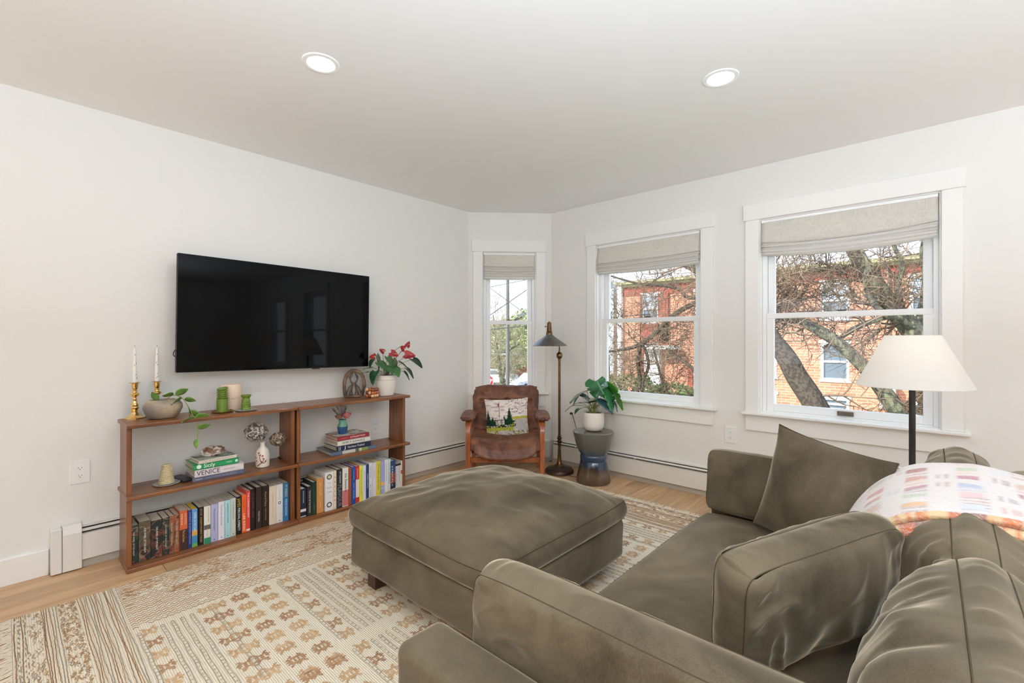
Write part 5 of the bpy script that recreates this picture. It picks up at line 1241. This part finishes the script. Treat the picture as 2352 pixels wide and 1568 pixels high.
# local x = right in the picture, -y towards the room
LM=mat('monstera_green',srgb(66,132,78),.22,noise_amt=1,noise_scale=14,col2=srgb(44,98,64)); LM2=mat('monstera_blue_green',srgb(78,112,112),.25,noise_amt=1,noise_scale=12,col2=srgb(46,76,84)); LM3=mat('monstera_olive',srgb(96,112,62),.3,noise_amt=1,noise_scale=12,col2=srgb(72,90,50))
rd=random.Random(5)
def mleaf(tip,d,L,W_,m,roll=0,notch=None,kind='heart',r_=.0026,lobe=.22,b0=None):
    b0=Vector(b0 or (rd.uniform(-.03,.03),rd.uniform(-.03,.03),.146)); tip=Vector((tip[0]*1.25,tip[1]*1.2,.146+(tip[2]-.146)*1.14)); L*=1.2; W_*=1.6; mid=b0*.45+tip*.55+Vector((0,0,.03)); tube('stalk',smooth_path([b0,mid,tip],7),r_,STEM,o,6)
    put_leaf('leaf',tip,d,roll,L,W_,m,o,kind=kind,droop=.22,notch=notch,lobe=lobe,n=18,cols=3,fold=.15)
mleaf((.060,-.02,.355),(.45,-.35,-.75),.20,.19,LM,-.15,True)
mleaf((.105,.03,.345),(.85,-.1,-.8),.19,.14,LEAF3,-.3,True)
mleaf((.02,.02,.39),(-.15,-.5,-.5),.13,.11,LM,.3,True)
mleaf((-.045,-.01,.315),(-.9,-.3,-.25),.155,.11,LM3,.25,None)
mleaf((-.085,.02,.285),(.8,-.5,-.1),.075,.045,LM2,.2)
mleaf((-.095,.03,.28),(-.7,-.4,-.6),.085,.022,LM2,0,kind='lance',lobe=0)
mleaf((.01,-.05,.265),(.75,-.5,-.4),.14,.07,LM2,.2,kind='oval',lobe=0)
mleaf((-.01,-.03,.235),(.1,-.7,.5),.07,.055,LEAF2,.2)
mleaf((.13,.0,.255),(.5,-.4,-.75),.095,.05,LM2,-.3,kind='oval',lobe=0)
mleaf((-.10,.0,.225),(-.9,-.2,-.1),.065,.045,LM3,.2); mleaf((-.135,.0,.205),(-1,-.2,-.3),.075,.045,LM3,.2); mleaf((-.10,-.02,.185),(-.7,-.5,-.3),.055,.040,LEAF,.2)
mleaf((-.045,.02,.225),(-.6,.3,.1),.05,.03,LEAF,.0); mleaf((.04,.0,.30),(.5,-.6,-.2),.08,.05,LEAF3,.2)
tube('aerial_shoot',[(.015,.02,.39),(.012,.02,.42),(.008,.02,.455)],[.004,.0025,.0006],STEM,o,6)
for k in range(14):
    a=rd.uniform(0,6.28); r_=rd.uniform(.0,.045); tube('stalk',smooth_path([(r_*math.cos(a),r_*math.sin(a),.146),(r_*1.3*math.cos(a),r_*1.3*math.sin(a),.19),(r_*1.9*math.cos(a)+.01,r_*1.9*math.sin(a),rd.uniform(.21,.25))],5),.0026,STEM,o,5)

# ------------------------------------------------------------------ white-shaded lamp on a white side table behind the sofa
tx,ty=3.357,2.80
o=empty('side_table',(tx-.02,ty+.02,0),'round white side table mostly hidden behind the far end of the sofa','table')
lathe('table_top',[(.0001,.560),(.20,.560),(.204,.565),(.204,.580),(.20,.585),(.0001,.585)],mat('white_lacquer',srgb(238,238,238),.3),o,48,cap=False)
lathe('pedestal',[(.13,.0004),(.13,.012),(.02,.02),(.018,.56)],mat('white_lacquer',srgb(238,238,238),.3),o,32)
o=empty('table_lamp',(tx,ty,.5855),'lamp with a wide white shade in front of the big window','lamp')
tube('stem',[(0,0,.03),(0,0,.30),(0,0,.62)],.0125,IRON,o,14)
tube('base_loop',smooth_path([(0,0,.028),(-.05,0,.030),(-.088,.02,.024),(-.10,.05,.010),(-.08,.10,.008),(0,.12,.008),(.08,.10,.008),(.10,.05,.008),(.09,-.03,.008),(.03,-.09,.008),(-.05,-.09,.008),(-.10,-.03,.009)],8),.008,IRON,o,10)
lathe('shade',[(.0985,.655),(.100,.657),(.210,.424),(.2085,.422)],SHADE,o,64,cap=False)
boxes('shade_spider',[((-.098,-.0015,.640),(.098,.0015,.643)),((-.0015,-.098,.640),(.0015,.098,.643))],BRASS,o,0)
lathe('bulb',[(.0001,.60),(.02,.595),(.03,.575),(.026,.55),(.013,.53),(.013,.51)],mat('bulb_glass',(1,1,1),.4,emit=(1,.78,.5),es=4),o,20,cap=False)
lamp('table_lamp_light','POINT',(tx,ty,.5855+.57),(0,0,0),6*INDOOR,(1,.82,.58),shadow_soft_size=.03)

# ------------------------------------------------------------------ outside
GZ=-2.95
GR=mat('street_ground',srgb(206,204,200),.95,noise_amt=1,noise_scale=.3,col2=srgb(180,178,172))
g=box('ground_outside',(-70,4.6,GZ-.2),(40,80,GZ),GR,None,0); g['kind']='structure'
GRASS=mat('lawn',srgb(120,140,70),.95,noise_amt=2,noise_scale=1.5,col2=srgb(160,150,100))
g=box('lawn_strip',(-10,5,GZ),(14,25.5,GZ+.03),GRASS,None,0); g['kind']='structure'
BRICK=bpy.data.materials.new('sunlit_brick'); BRICK.use_nodes=True; t=BRICK.node_tree; b=t.nodes['Principled BSDF']
def brickmat(m,c1,c2,mort):
    t=m.node_tree; b=t.nodes['Principled BSDF']
    tcn=t.nodes.new('ShaderNodeTexCoord'); mp=t.nodes.new('ShaderNodeMapping'); mp.inputs['Rotation'].default_value=(R(-90),0,0)
    sw=t.nodes.new('ShaderNodeSeparateXYZ'); cb=t.nodes.new('ShaderNodeCombineXYZ'); t.links.new(tcn.outputs['Object'],sw.inputs[0]); t.links.new(sw.outputs['X'],cb.inputs['X']); t.links.new(sw.outputs['Z'],cb.inputs['Y'])
    br=t.nodes.new('ShaderNodeTexBrick'); br.inputs['Scale'].default_value=1; br.inputs['Brick Width'].default_value=.42; br.inputs['Row Height'].default_value=.135; br.inputs['Mortar Size'].default_value=.014
    br.inputs['Color1'].default_value=(*srgb(*c1),1); br.inputs['Color2'].default_value=(*srgb(*c2),1); br.inputs['Mortar'].default_value=(*srgb(*mort),1)
    n=t.nodes.new('ShaderNodeTexNoise'); n.inputs['Scale'].default_value=.8; t.links.new(cb.outputs[0],br.inputs['Vector']); t.links.new(tcn.outputs['Object'],n.inputs[0])
    hs=t.nodes.new('ShaderNodeHueSaturation'); mr=t.nodes.new('ShaderNodeMapRange'); mr.inputs[3].default_value=.85; mr.inputs[4].default_value=1.15; t.links.new(n.outputs['Fac'],mr.inputs[0]); t.links.new(mr.outputs[0],hs.inputs['Value']); t.links.new(br.outputs['Color'],hs.inputs['Color']); t.links.new(hs.outputs[0],b.inputs['Base Color']); b.inputs['Roughness'].default_value=.9
brickmat(BRICK,(208,138,108),(190,114,88),(212,172,148))
BRICKD=bpy.data.materials.new('dark_brick'); BRICKD.use_nodes=True; brickmat(BRICKD,(150,72,58),(132,62,52),(160,104,86))
STONE=mat('pale_stone',srgb(222,216,206),.8); OUTW=mat('outside_white',srgb(236,238,240),.5); OUTG=mat('outside_glass',srgb(96,110,122),.08,spec=.9); OUTB=mat('outside_shade',srgb(168,190,214),.4)
CORN=mat('cornice_copper',srgb(150,144,108),.7)
bd=empty('apartment_building',(-2,27.27,GZ),'sunlit orange brick apartment building across the street with white framed windows','building')
def BW(o): o.location=Vector(o.location)-Vector((-2,27.27,GZ)); return o
wins=[]
for cx_ in (-9.55,-6.2,-3.1,0.0,3.35,6.5):
    for zc_,hh in ((3.13,1.75),(.13,1.78),(-1.95,.55)): wins.append((cx_-.56,cx_+.56,zc_-hh/2,zc_+hh/2))
# wall with openings
bm=bmesh.new()
xs=[-11.5]; cols=sorted(set((w_[0],w_[1]) for w_ in wins))
zs=sorted(set((w_[2],w_[3]) for w_ in wins))
cur=-11.5
for a,b_ in cols:
    add_box(bm,(cur,27.27,GZ),(a,27.6,4.75)); zc_=GZ
    for c,d in zs: add_box(bm,(a,27.27,zc_),(b_,27.6,c)); zc_=d
    add_box(bm,(a,27.27,zc_),(b_,27.6,4.75)); cur=b_
add_box(bm,(cur,27.27,GZ),(9,27.6,4.75)); add_box(bm,(-11.5,27.6,GZ),(9,34,4.75))
BW(from_bm('brick_wall',bm,BRICK,bd))
BW(boxes('cornice',[((-11.9,26.85,4.75),(9.3,27.5,4.93)),((-11.7,27.05,4.60),(9.2,27.5,4.75))],CORN,bd,.01)); BW(boxes('flat_roof',[((-11.5,27.5,4.75),(9,34,4.9))],mat('roof_tar',srgb(110,104,98),.9),bd,0))
BW(boxes('dark_frieze',[((-11.5,27.22,4.02),(9,27.272,4.60))],BRICKD,bd,0))
BW(boxes('dark_brick_bay',[((-10.2,27.10,-1.1),(-9.95+.39-.56,27.27,4.05)),((-9.0,27.10,1.1),(-8.35,27.27,4.05)),((-10.2,27.10,1.0),(-8.35,27.27,2.2)),((-10.2,27.1,-1.3),(-9.9,27.27,1.0)),((-7.2,27.2,-2.8),(-6.9,27.27,-.4))],BRICKD,bd,.005))
for k,(a,b_,c,d) in enumerate(wins):
    wf=BW(boxes('window_frame',[((a-.09,27.2,d),(b_+.09,27.35,d+.14)),((a-.09,27.2,c-.12),(b_+.09,27.35,c)),((a-.02,27.24,c),(a+.10,27.42,d)),((b_-.10,27.24,c),(b_+.02,27.42,d)),((a,27.26,(c+d)/2-.05),(b_,27.40,(c+d)/2+.05)),((a,27.26,d-.08),(b_,27.40,d)),((a,27.26,c),(b_,27.40,c+.08))],OUTW,bd,0))
    hi=(k%3==0)
    BW(boxes('pane',[((a+.06,27.34,(c+d)/2),(b_-.06,27.36,d))],OUTB if hi else OUTG,bd,0)); BW(boxes('pane',[((a+.06,27.34,c),(b_-.06,27.36,(c+d)/2))],OUTG,bd,0))
BW(boxes('downspout',[((-11.75,27.0,GZ),(-11.45,27.25,5.3))],OUTW,bd,.01)); BW(boxes('downspout',[((1.98,27.1,GZ),(2.08,27.2,4.6))],mat('spout_grey',srgb(150,130,120),.6),bd,.01))
BW(boxes('white_porch_box',[((1.75,26.6,-1.9),(2.3,27.25,.2-.9))],OUTW,bd,.02))
BW(boxes('entry_canopy',[((-9.9,26.3,.62),(-7.6,27.27,.85)),((-9.8,26.9,-2.6),(-8.8,27.25,.6))],OUTW,bd,.02))
b2=empty('grey_house',(-17,30,GZ),'blue grey house with a dark roof left of the brick building','building')
o=boxes('house_wall',[((-3.2,0,0),(4.2,6,8.4))],mat('house_blue_grey',srgb(120,138,156),.8),b2,.0); o=boxes('bay_window',[((1.6,-.9,.4),(3.8,0,7.8))],mat('house_trim',srgb(196,206,214),.7),b2,.02)
for z_ in (1.2,4.4): boxes('window_frame',[((2.0,-.95,z_),(3.4,-.86,z_+2.1))],OUTW,b2,.01); boxes('pane',[((2.1,-.97,z_+.1),(3.3,-.93,z_+2.0))],OUTG,b2,0)
b3=empty('distant_house',(-36,47,GZ),'distant grey house with a steep roof seen through the narrow window','building',rz=R(42))
boxes('house_wall',[((-3,0,0),(5,7,6.2))],mat('house_tan',srgb(176,150,130),.8),b3,0); extrude_poly('roof',[(-3.5,-.5,6.1),(1,-.5,9.2),(5.5,-.5,6.1)],(0,8,0),mat('roof_blue_grey',srgb(112,130,150),.8),b3); boxes('window_frame',[((0,-.06,3.4),(1.4,0,5.2))],OUTW,b3,0)
b4=empty('low_brick_building',(-27,34.5,GZ),'low orange brick building at the street end behind the stop sign','building',rz=R(42)); boxes('house_wall',[((-7,0,0),(2.2,4,2.6))],BRICK,b4,0); boxes('roof',[((-7.2,-.2,2.6),(2.4,4.2,2.75))],OUTW,b4,0); boxes('window_frame',[((-2,-.05,.8),(-.4,0,2.0))],OUTW,b4,0)

# bare trees
BARK=mat('grey_bark',srgb(72,68,60),.95,noise_amt=2.5,noise_scale=16,col2=srgb(116,118,92),stretch=(1,1,.5),bump=1.0,bump_scale=26,detail=7)
BARKD=mat('dark_bark',srgb(58,50,44),.95,noise_amt=2.5,noise_scale=22,col2=srgb(84,76,64),bump=.6,bump_scale=26)
TWIG=mat('twig_bark',srgb(150,128,104),.9,noise_amt=1,noise_scale=2,col2=srgb(84,68,58)); TWIGL=mat('pale_twig',srgb(176,168,140),.9,noise_amt=1,noise_scale=2,col2=srgb(120,108,88))
def twigs(starts,sd,V,F,depth=2,L0=.9,flat=.55):
    rd=random.Random(sd)
    def grow(p,d,L,r_,lev):
        n=5 if lev>0 else 4; P=[p]; q_=p.copy(); dd=d.copy()
        for i in range(n):
            dd=(dd+Vector((rd.gauss(0,.20),rd.gauss(0,.14),rd.gauss(.03,.20)))).normalized(); q_=q_+dd*L/n; P.append(q_.copy())
        tube_data(P,[max(.0022,r_*(1-.75*i/n)) for i in range(n+1)],4 if lev>0 else 3,V,F,False)
        if lev>0:
            for i in range(1,n+1):
                for k in range(rd.choice([1,2,2])):
                    s=rd.choice([-1,1]); side=dd.cross(Vector((0,1,0))).normalized()*s
                    nd=(dd*rd.uniform(.3,.9)+side*rd.uniform(.5,1.1)+Vector((0,rd.gauss(0,flat),rd.gauss(.05,.2)))).normalized()
                    grow(P[i],nd,L*rd.uniform(.45,.75),r_*.55,lev-1)
    for p,d,L,r_ in starts: grow(Vector(p),Vector(d).normalized(),L,r_,depth)
def tree(name,label,limbs,sd,ntw,bark,L0=.9,base=None,twm=TWIG,parts='limb'):
    """limbs: lists of (x,y,z,r)"""
    rd=random.Random(sd); p0=limbs[0][0]
    o=empty(name,(base or p0[:3]),label,'tree'); off=Vector(base or p0[:3])
    st_=[]
    for li,L in enumerate(limbs):
        P=smooth_path([l[:3] for l in L],6); rs=[]; n=len(L)
        for i in range(n-1):
            for j in range(6): rs.append(L[i][3]+(L[i+1][3]-L[i][3])*j/6)
        rs.append(L[-1][3])
        P2=[p+Vector((noise.noise(p*1.7+Vector((sd,0,0))),0,noise.noise(p*1.7+Vector((0,sd,0)))))*rs[i]*.4 for i,p in enumerate(P)]
        V,F=tube_data([p-off for p in P2],rs,10); ob=from_data('trunk' if rs[0]>.11 else 'limb',V,F,bark,o,smooth=True)
        for k in range(int(ntw*(len(P)/18))):
            i=rd.randrange(2,len(P)); d=(P[min(i+1,len(P)-1)]-P[i-1]); d=Vector((d.x,d.y,d.z)).normalized(); side=d.cross(Vector((0,1,0))).normalized()*rd.choice([-1,1])
            nd=(d*rd.uniform(.0,.8)+side+Vector((0,rd.gauss(0,.4),.15))); st_.append((P2[i]-off,nd,L0*rd.uniform(.6,1.4),min(rs[i]*.35,.022)))
    V=[];F=[]; twigs(st_,sd+1,V,F); tw=from_data('twigs',V,F,twm,o,smooth=True); tw['kind']='stuff'
    return o
A=[(2.45,8.6,-2.95,.19),(2.30,8.6,-1.6,.175),(2.21,8.6,-.28,.17),(2.12,8.6,.05,.171),(1.95,8.6,.38,.167),(1.74,8.6,.79,.156),(1.55,8.6,1.11,.137),(1.35,8.6,1.44,.125),(1.15,8.6,1.89,.104),(.98,8.6,2.43,.083),(.8,8.7,3.2,.05)]
tree('bare_tree','dark smooth leaning tree trunk at the left of the big window view',[A],1,3,BARKD,.8)
B_=[(3.58,9.0,-.71,.136),(3.3,9.0,-.25,.128),(3.05,9.0,.2,.118),(2.74,9.0,.68,.101),(2.42,9.0,1.08,.094),(2.07,9.0,1.36,.086),(1.82,9.0,1.52,.073),(1.56,9.0,1.6,.06),(1.15,9.0,1.72,.046),(.79,9.0,1.93,.032)]
C_=[(3.95,9.6,-2.95,.23),(3.75,9.6,-1.6,.21),(3.57,9.6,-.31,.199),(3.49,9.6,.08,.194),(3.42,9.6,.75,.185),(3.29,9.6,1.15,.17),(3.19,9.6,1.39,.158),(2.98,9.6,1.74,.14),(2.76,9.6,2.14,.129),(2.56,9.6,2.52,.12),(2.44,9.6,2.79,.11),(2.26,9.6,3.3,.09),(2.1,9.6,3.94,.068)]
B_=[(3.75,9.3,-1.7,.15),(3.68,9.15,-1.2,.14)]+B_
D1=[(3.04,9.3,1.57,.047),(2.78,9.3,1.53,.042),(2.5,9.3,1.38,.043),(2.29,9.3,1.22,.033),(2.08,9.3,1.07,.022)]
D1=[(3.2,9.5,1.40,.05)]+D1
D2=[(3.24,9.6,1.28,.07),(3.35,9.8,1.77,.062),(3.39,9.8,2.18,.048),(3.34,9.8,2.67,.041),(3.45,9.8,3.13,.027)]
D3=[(3.16,9.6,1.42,.061),(3.05,9.5,1.97,.048),(3.1,9.5,2.38,.038),(2.98,9.5,2.81,.028),(3.04,9.5,3.29,.021)]
D4=[(3.1,9.5,1.5,.05),(2.92,9.2,1.60,.047),(2.73,9.2,1.84,.038),(2.65,9.2,2.19,.031),(2.68,9.2,2.46,.024),(2.51,9.2,2.9,.018)]
tree('bare_tree','large lichen-covered bare tree with forked limbs crossing the big window',[C_,B_,D1,D2,D3,D4],2,4.2,BARK,.7)
E_=[(1.06,8.8,1.83,.115),(.63,8.8,2.17,.111),(.2,8.8,2.51,.099),(-.09,8.8,2.7,.084),(-.44,8.8,3.02,.052),(-.81,8.8,3.34,.035)]
F_=[(.95,10.0,2.35,.09),(.44,10.5,2.42,.074),(-.1,10.5,2.17,.062),(-.42,10.5,2.07,.059),(-.87,10.5,1.87,.06),(-1.19,10.5,1.62,.057),(-1.51,10.5,1.32,.058),(-1.85,10.5,1.1,.059),(-2.21,10.5,.99,.044),(-2.7,10.5,.92,.034)]
G_=[(-1.83,10.5,1.12,.05),(-1.91,10.5,.67,.048),(-1.83,10.5,.14,.048),(-1.95,10.5,-.35,.043),(-1.9,10.5,-2.9,.06)]
G2=[(-1.80,10.5,1.12,.037),(-1.63,10.5,.63,.037),(-1.76,10.5,.2,.037),(-1.85,10.5,-.39,.032)]
H_=[(.44,10.6,2.40,.05),(-.26,11,2.17,.045),(-.87,11,2.23,.047),(-1.08,11,2.43,.042),(-1.52,11,2.57,.038),(-2.22,11,2.68,.028),(-2.99,11,2.95,.024)]
T_=[(1.3,9.2,-2.95,.16),(1.25,9.1,-1,.15),(1.2,9.0,.6,.135),(1.12,8.9,1.5,.12),(1.06,8.8,1.83,.115)]
H3=[(1.19,9.2,.2,.05),(.24,10,.13,.041),(-.25,10,.51,.037),(-.57,10,.74,.029),(-.97,10,1.02,.024)]
H2=[(1.22,9.2,-.6,.05),(-.2,10.8,-.37,.039),(-1,10.8,-.29,.041),(-1.27,10.8,-.11,.042),(-1.49,10.8,.46,.032),(-1.65,10.8,1,.022)]
tree('bare_tree','dense bare tree with dark crossing limbs in the middle window',[T_+E_[1:],[(1.1,8.9,1.75,.1)]+F_,G_,G2,H_,H3,H2],3,6,BARKD,1.0)
tree('bare_tree','pale twiggy young tree in front of the blue grey house',[[(-4.6,11.5,-2.95,.06),(-4.5,11.5,0,.05),(-4.3,11.5,2,.035),(-4.2,11.5,3.4,.02)],[(-3.7,12,-2.95,.05),(-3.6,12,.4,.04),(-3.9,12,2.6,.02)]],4,26,BARK,1.1,twm=TWIGL)
tree('bare_tree','thin bare street tree beside the utility pole in the narrow window',[[(-13.6,18.1,-2.95,.16),(-13.65,18.1,-1.5,.13),(-13.9,18.1,-.2,.09),(-14.2,18.1,1.4,.05),(-14.4,18.1,2.6,.03)],[(-13.7,18.1,-1.2,.08),(-13.4,18.1,.1,.06),(-13.2,18.2,1.6,.03)],[(-11,16.6,2.3,.05),(-12,16.6,2.0,.07),(-13.2,16.8,2.1,.05),(-14.3,17,2.5,.03)],[(-11,16.4,1.0,.05),(-12.2,16.5,.6,.06),(-13.6,16.6,1.1,.04)]],5,13,BARK,1.5,twm=TWIGL)
# leafy spring trees further back
def bush(name,label,c,rx,rz_,m,sd,nleaf=2600,size=.16):
    rd=random.Random(sd); c=Vector(c); o=empty(name,(c.x,c.y,GZ),label,'tree'); V=[];F=[]
    for k in range(nleaf):
        d=Vector((rd.gauss(0,1),rd.gauss(0,1),rd.gauss(0,1))).normalized(); rr_=rd.uniform(.55,1)**.5*(1+.25*noise.noise(d*2+Vector((sd,0,0)))); p=Vector((d.x*rx*rr_,d.y*rx*rr_,c.z-GZ+d.z*rz_*rr_))
        a=Vector((rd.gauss(0,1),rd.gauss(0,1),rd.gauss(0,1))).normalized(); b_=a.orthogonal().normalized(); s=size*rd.uniform(.5,1.3); n0=len(V)
        V+=[tuple(p+a*s),tuple(p+b_*s*.55),tuple(p-a*s),tuple(p-b_*s*.55)]; F.append((n0,n0+1,n0+2,n0+3))
    f=from_data('foliage',V,F,m,o); f['kind']='stuff'
    tube('trunk',[(0,0,0),(.1,0,(c.z-GZ)*.6),(0,.1,c.z-GZ+rz_*.4)],[.2,.14,.05],BARKD,o,8)
FOL=mat('spring_foliage',srgb(178,182,120),.8,noise_amt=1.5,noise_scale=1.2,col2=srgb(130,140,90)); FOL2=mat('hedge_foliage',srgb(92,112,58),.8,noise_amt=1.5,noise_scale=1.2,col2=srgb(66,82,48))
for k,(x,y,z_,rx,rz_) in enumerate(((-27,33,.6,3.6,2.6),(-22.5,36,.9,4.2,3.0),(-30,40,1.2,4.5,3.4),(-18,38,1.4,4.6,3.6),(-33,36,.4,3.4,2.8))):
    bush('spring_tree',['light green spring tree behind the utility pole, nearest the pole','rounded light green tree right of the utility pole','tall pale green tree at the end of the street','broad green tree behind the street, far right in the narrow window','yellow green tree at the left edge of the narrow window'][k],(x,y,z_),rx,rz_,FOL,40+k,2200,.2)
for k,(x,y,z_,rx,rz_) in enumerate(((-9.3,24.5,-1.9,1.6,1.1),(-7.2,24.8,-2.1,1.5,.9),(-4.9,25,-2.2,1.5,.8),(-11.6,24,-1.8,1.5,1.2))):
    bush('evergreen_shrub',['round dark shrub before the dark brick bay','second dark shrub before the brick wall','low dark shrub right of its neighbours before the brick wall','dark shrub at the left corner of the brick building'][k],(x,y,z_),rx,rz_,FOL2,60+k,1500,.12)
# utility pole and wires
o=empty('utility_pole',(-11.51,16.16,GZ),'grey wooden utility pole in the middle of the narrow window','pole')
lathe('pole',[(.10,0),(.09,4),(.07,9.5)],mat('pole_wood',srgb(112,108,104),.9),o,14); boxes('crossarm',[((-1.0,-.06,7.9),(1.0,.06,8.02))],mat('pole_wood',srgb(112,108,104),.9),o,.01)
tube('transformer',[(.24,0,7.9),(.24,0,8.6)],.15,mat('transformer_grey',srgb(150,154,158),.5),o,14)
for a,b_,lab in (((-10.8,14.11,3.47),(-9.54,15.25,3.81),'upper overhead wire rising to the right'),((-10.8,14.11,2.2),(-9.49,15.29,3.41),'thick wire slanting steeply up to the right'),((-10.8,14.11,3.53),(-9.82,15,2.56),'overhead wire slanting down to the right'),((-10.8,14.11,1.64),(-9.49,15.29,1.81),'nearly level wire below the meeting rail')):
    a=Vector(a);b_=Vector(b_);d=b_-a; P=[a+d*t_/1.0 for t_ in (-3,-1.5,0,.5,1,2.5,4)]; w_=tube('overhead_wire',P,.020 if 'thick' in lab or 'level' in lab else .014,mat('wire_black',srgb(70,78,84),.6),None,6); tag(w_,lab+' in the narrow window','wire')
# stop sign
o=empty('stop_sign',(-12.75,15.95,GZ),'red octagonal stop sign at the left edge of the narrow window','sign',rz=R(42.2))
tube('post',[(0,.03,0),(0,.03,2.5)],.03,mat('galvanised',srgb(160,164,166),.4,metal=.6),o,8)
pts=[(.38*math.cos(R(22.5+45*i)),0,2.12+.38*math.sin(R(22.5+45*i))) for i in range(8)]
extrude_poly('white_border',[(p[0],-.004,p[2]) for p in pts],(0,.012,0),OUTW,o); extrude_poly('red_face',[(p[0]*.93,-.008,2.12+(p[2]-2.12)*.93) for p in pts],(0,.005,0),mat('sign_red',srgb(190,34,40),.5),o)
text(o,'STOP',(0,-.010,2.12),(1,0,0),(0,0,1),.26,ink((245,245,245)),None,'lettering')
# parked car
def car(loc,rz_,label,colr):
    o=empty('parked_car',loc,label,'car',rz=rz_)
    prof=[(-2.15,.32),(-2.2,.62),(-2.05,.82),(-1.25,.92),(-.65,1.40),(.65,1.44),(1.35,1.02),(2.05,.92),(2.18,.62),(2.1,.32)]
    extrude_poly('body',[(x,-.85,z_) for x,z_ in prof],(0,1.7,0),mat(colr[0],srgb(*colr[1]),.25,coat=.5),o,.04)
    extrude_poly('side_window',[(-1.1,-.865,.94),(-.6,-.865,1.33),(.55,-.865,1.36),(1.1,-.865,1.0)],(0,1.73,0),OUTG,o)
    for x in (-1.35,1.35):
        for y in (-.82,.82): tube('wheel',[(x,y-.1,.33),(x,y+.1,.33)],.33,BLACK,o,18)
car((-20.6,29.4,GZ),R(70),'silver parked car at the right edge of the narrow window',('car_silver',(206,212,220)))
car((-26.5,30.5,GZ),R(20),'white parked car farther down the bright street',('car_white',(236,238,240)))

# lettering becomes plain mesh
bpy.context.view_layer.update()
dg=bpy.context.evaluated_depsgraph_get()
for o in [o for o in COL.objects if o.type=='FONT']:
    me=bpy.data.meshes.new_from_object(o.evaluated_get(dg)); n=bpy.data.objects.new(o.name,me); nm=o.name.split('.')[0]
    COL.objects.link(n); n.parent=o.parent; n.matrix_local=o.matrix_local.copy()
    bpy.data.objects.remove(o); n.name=nm
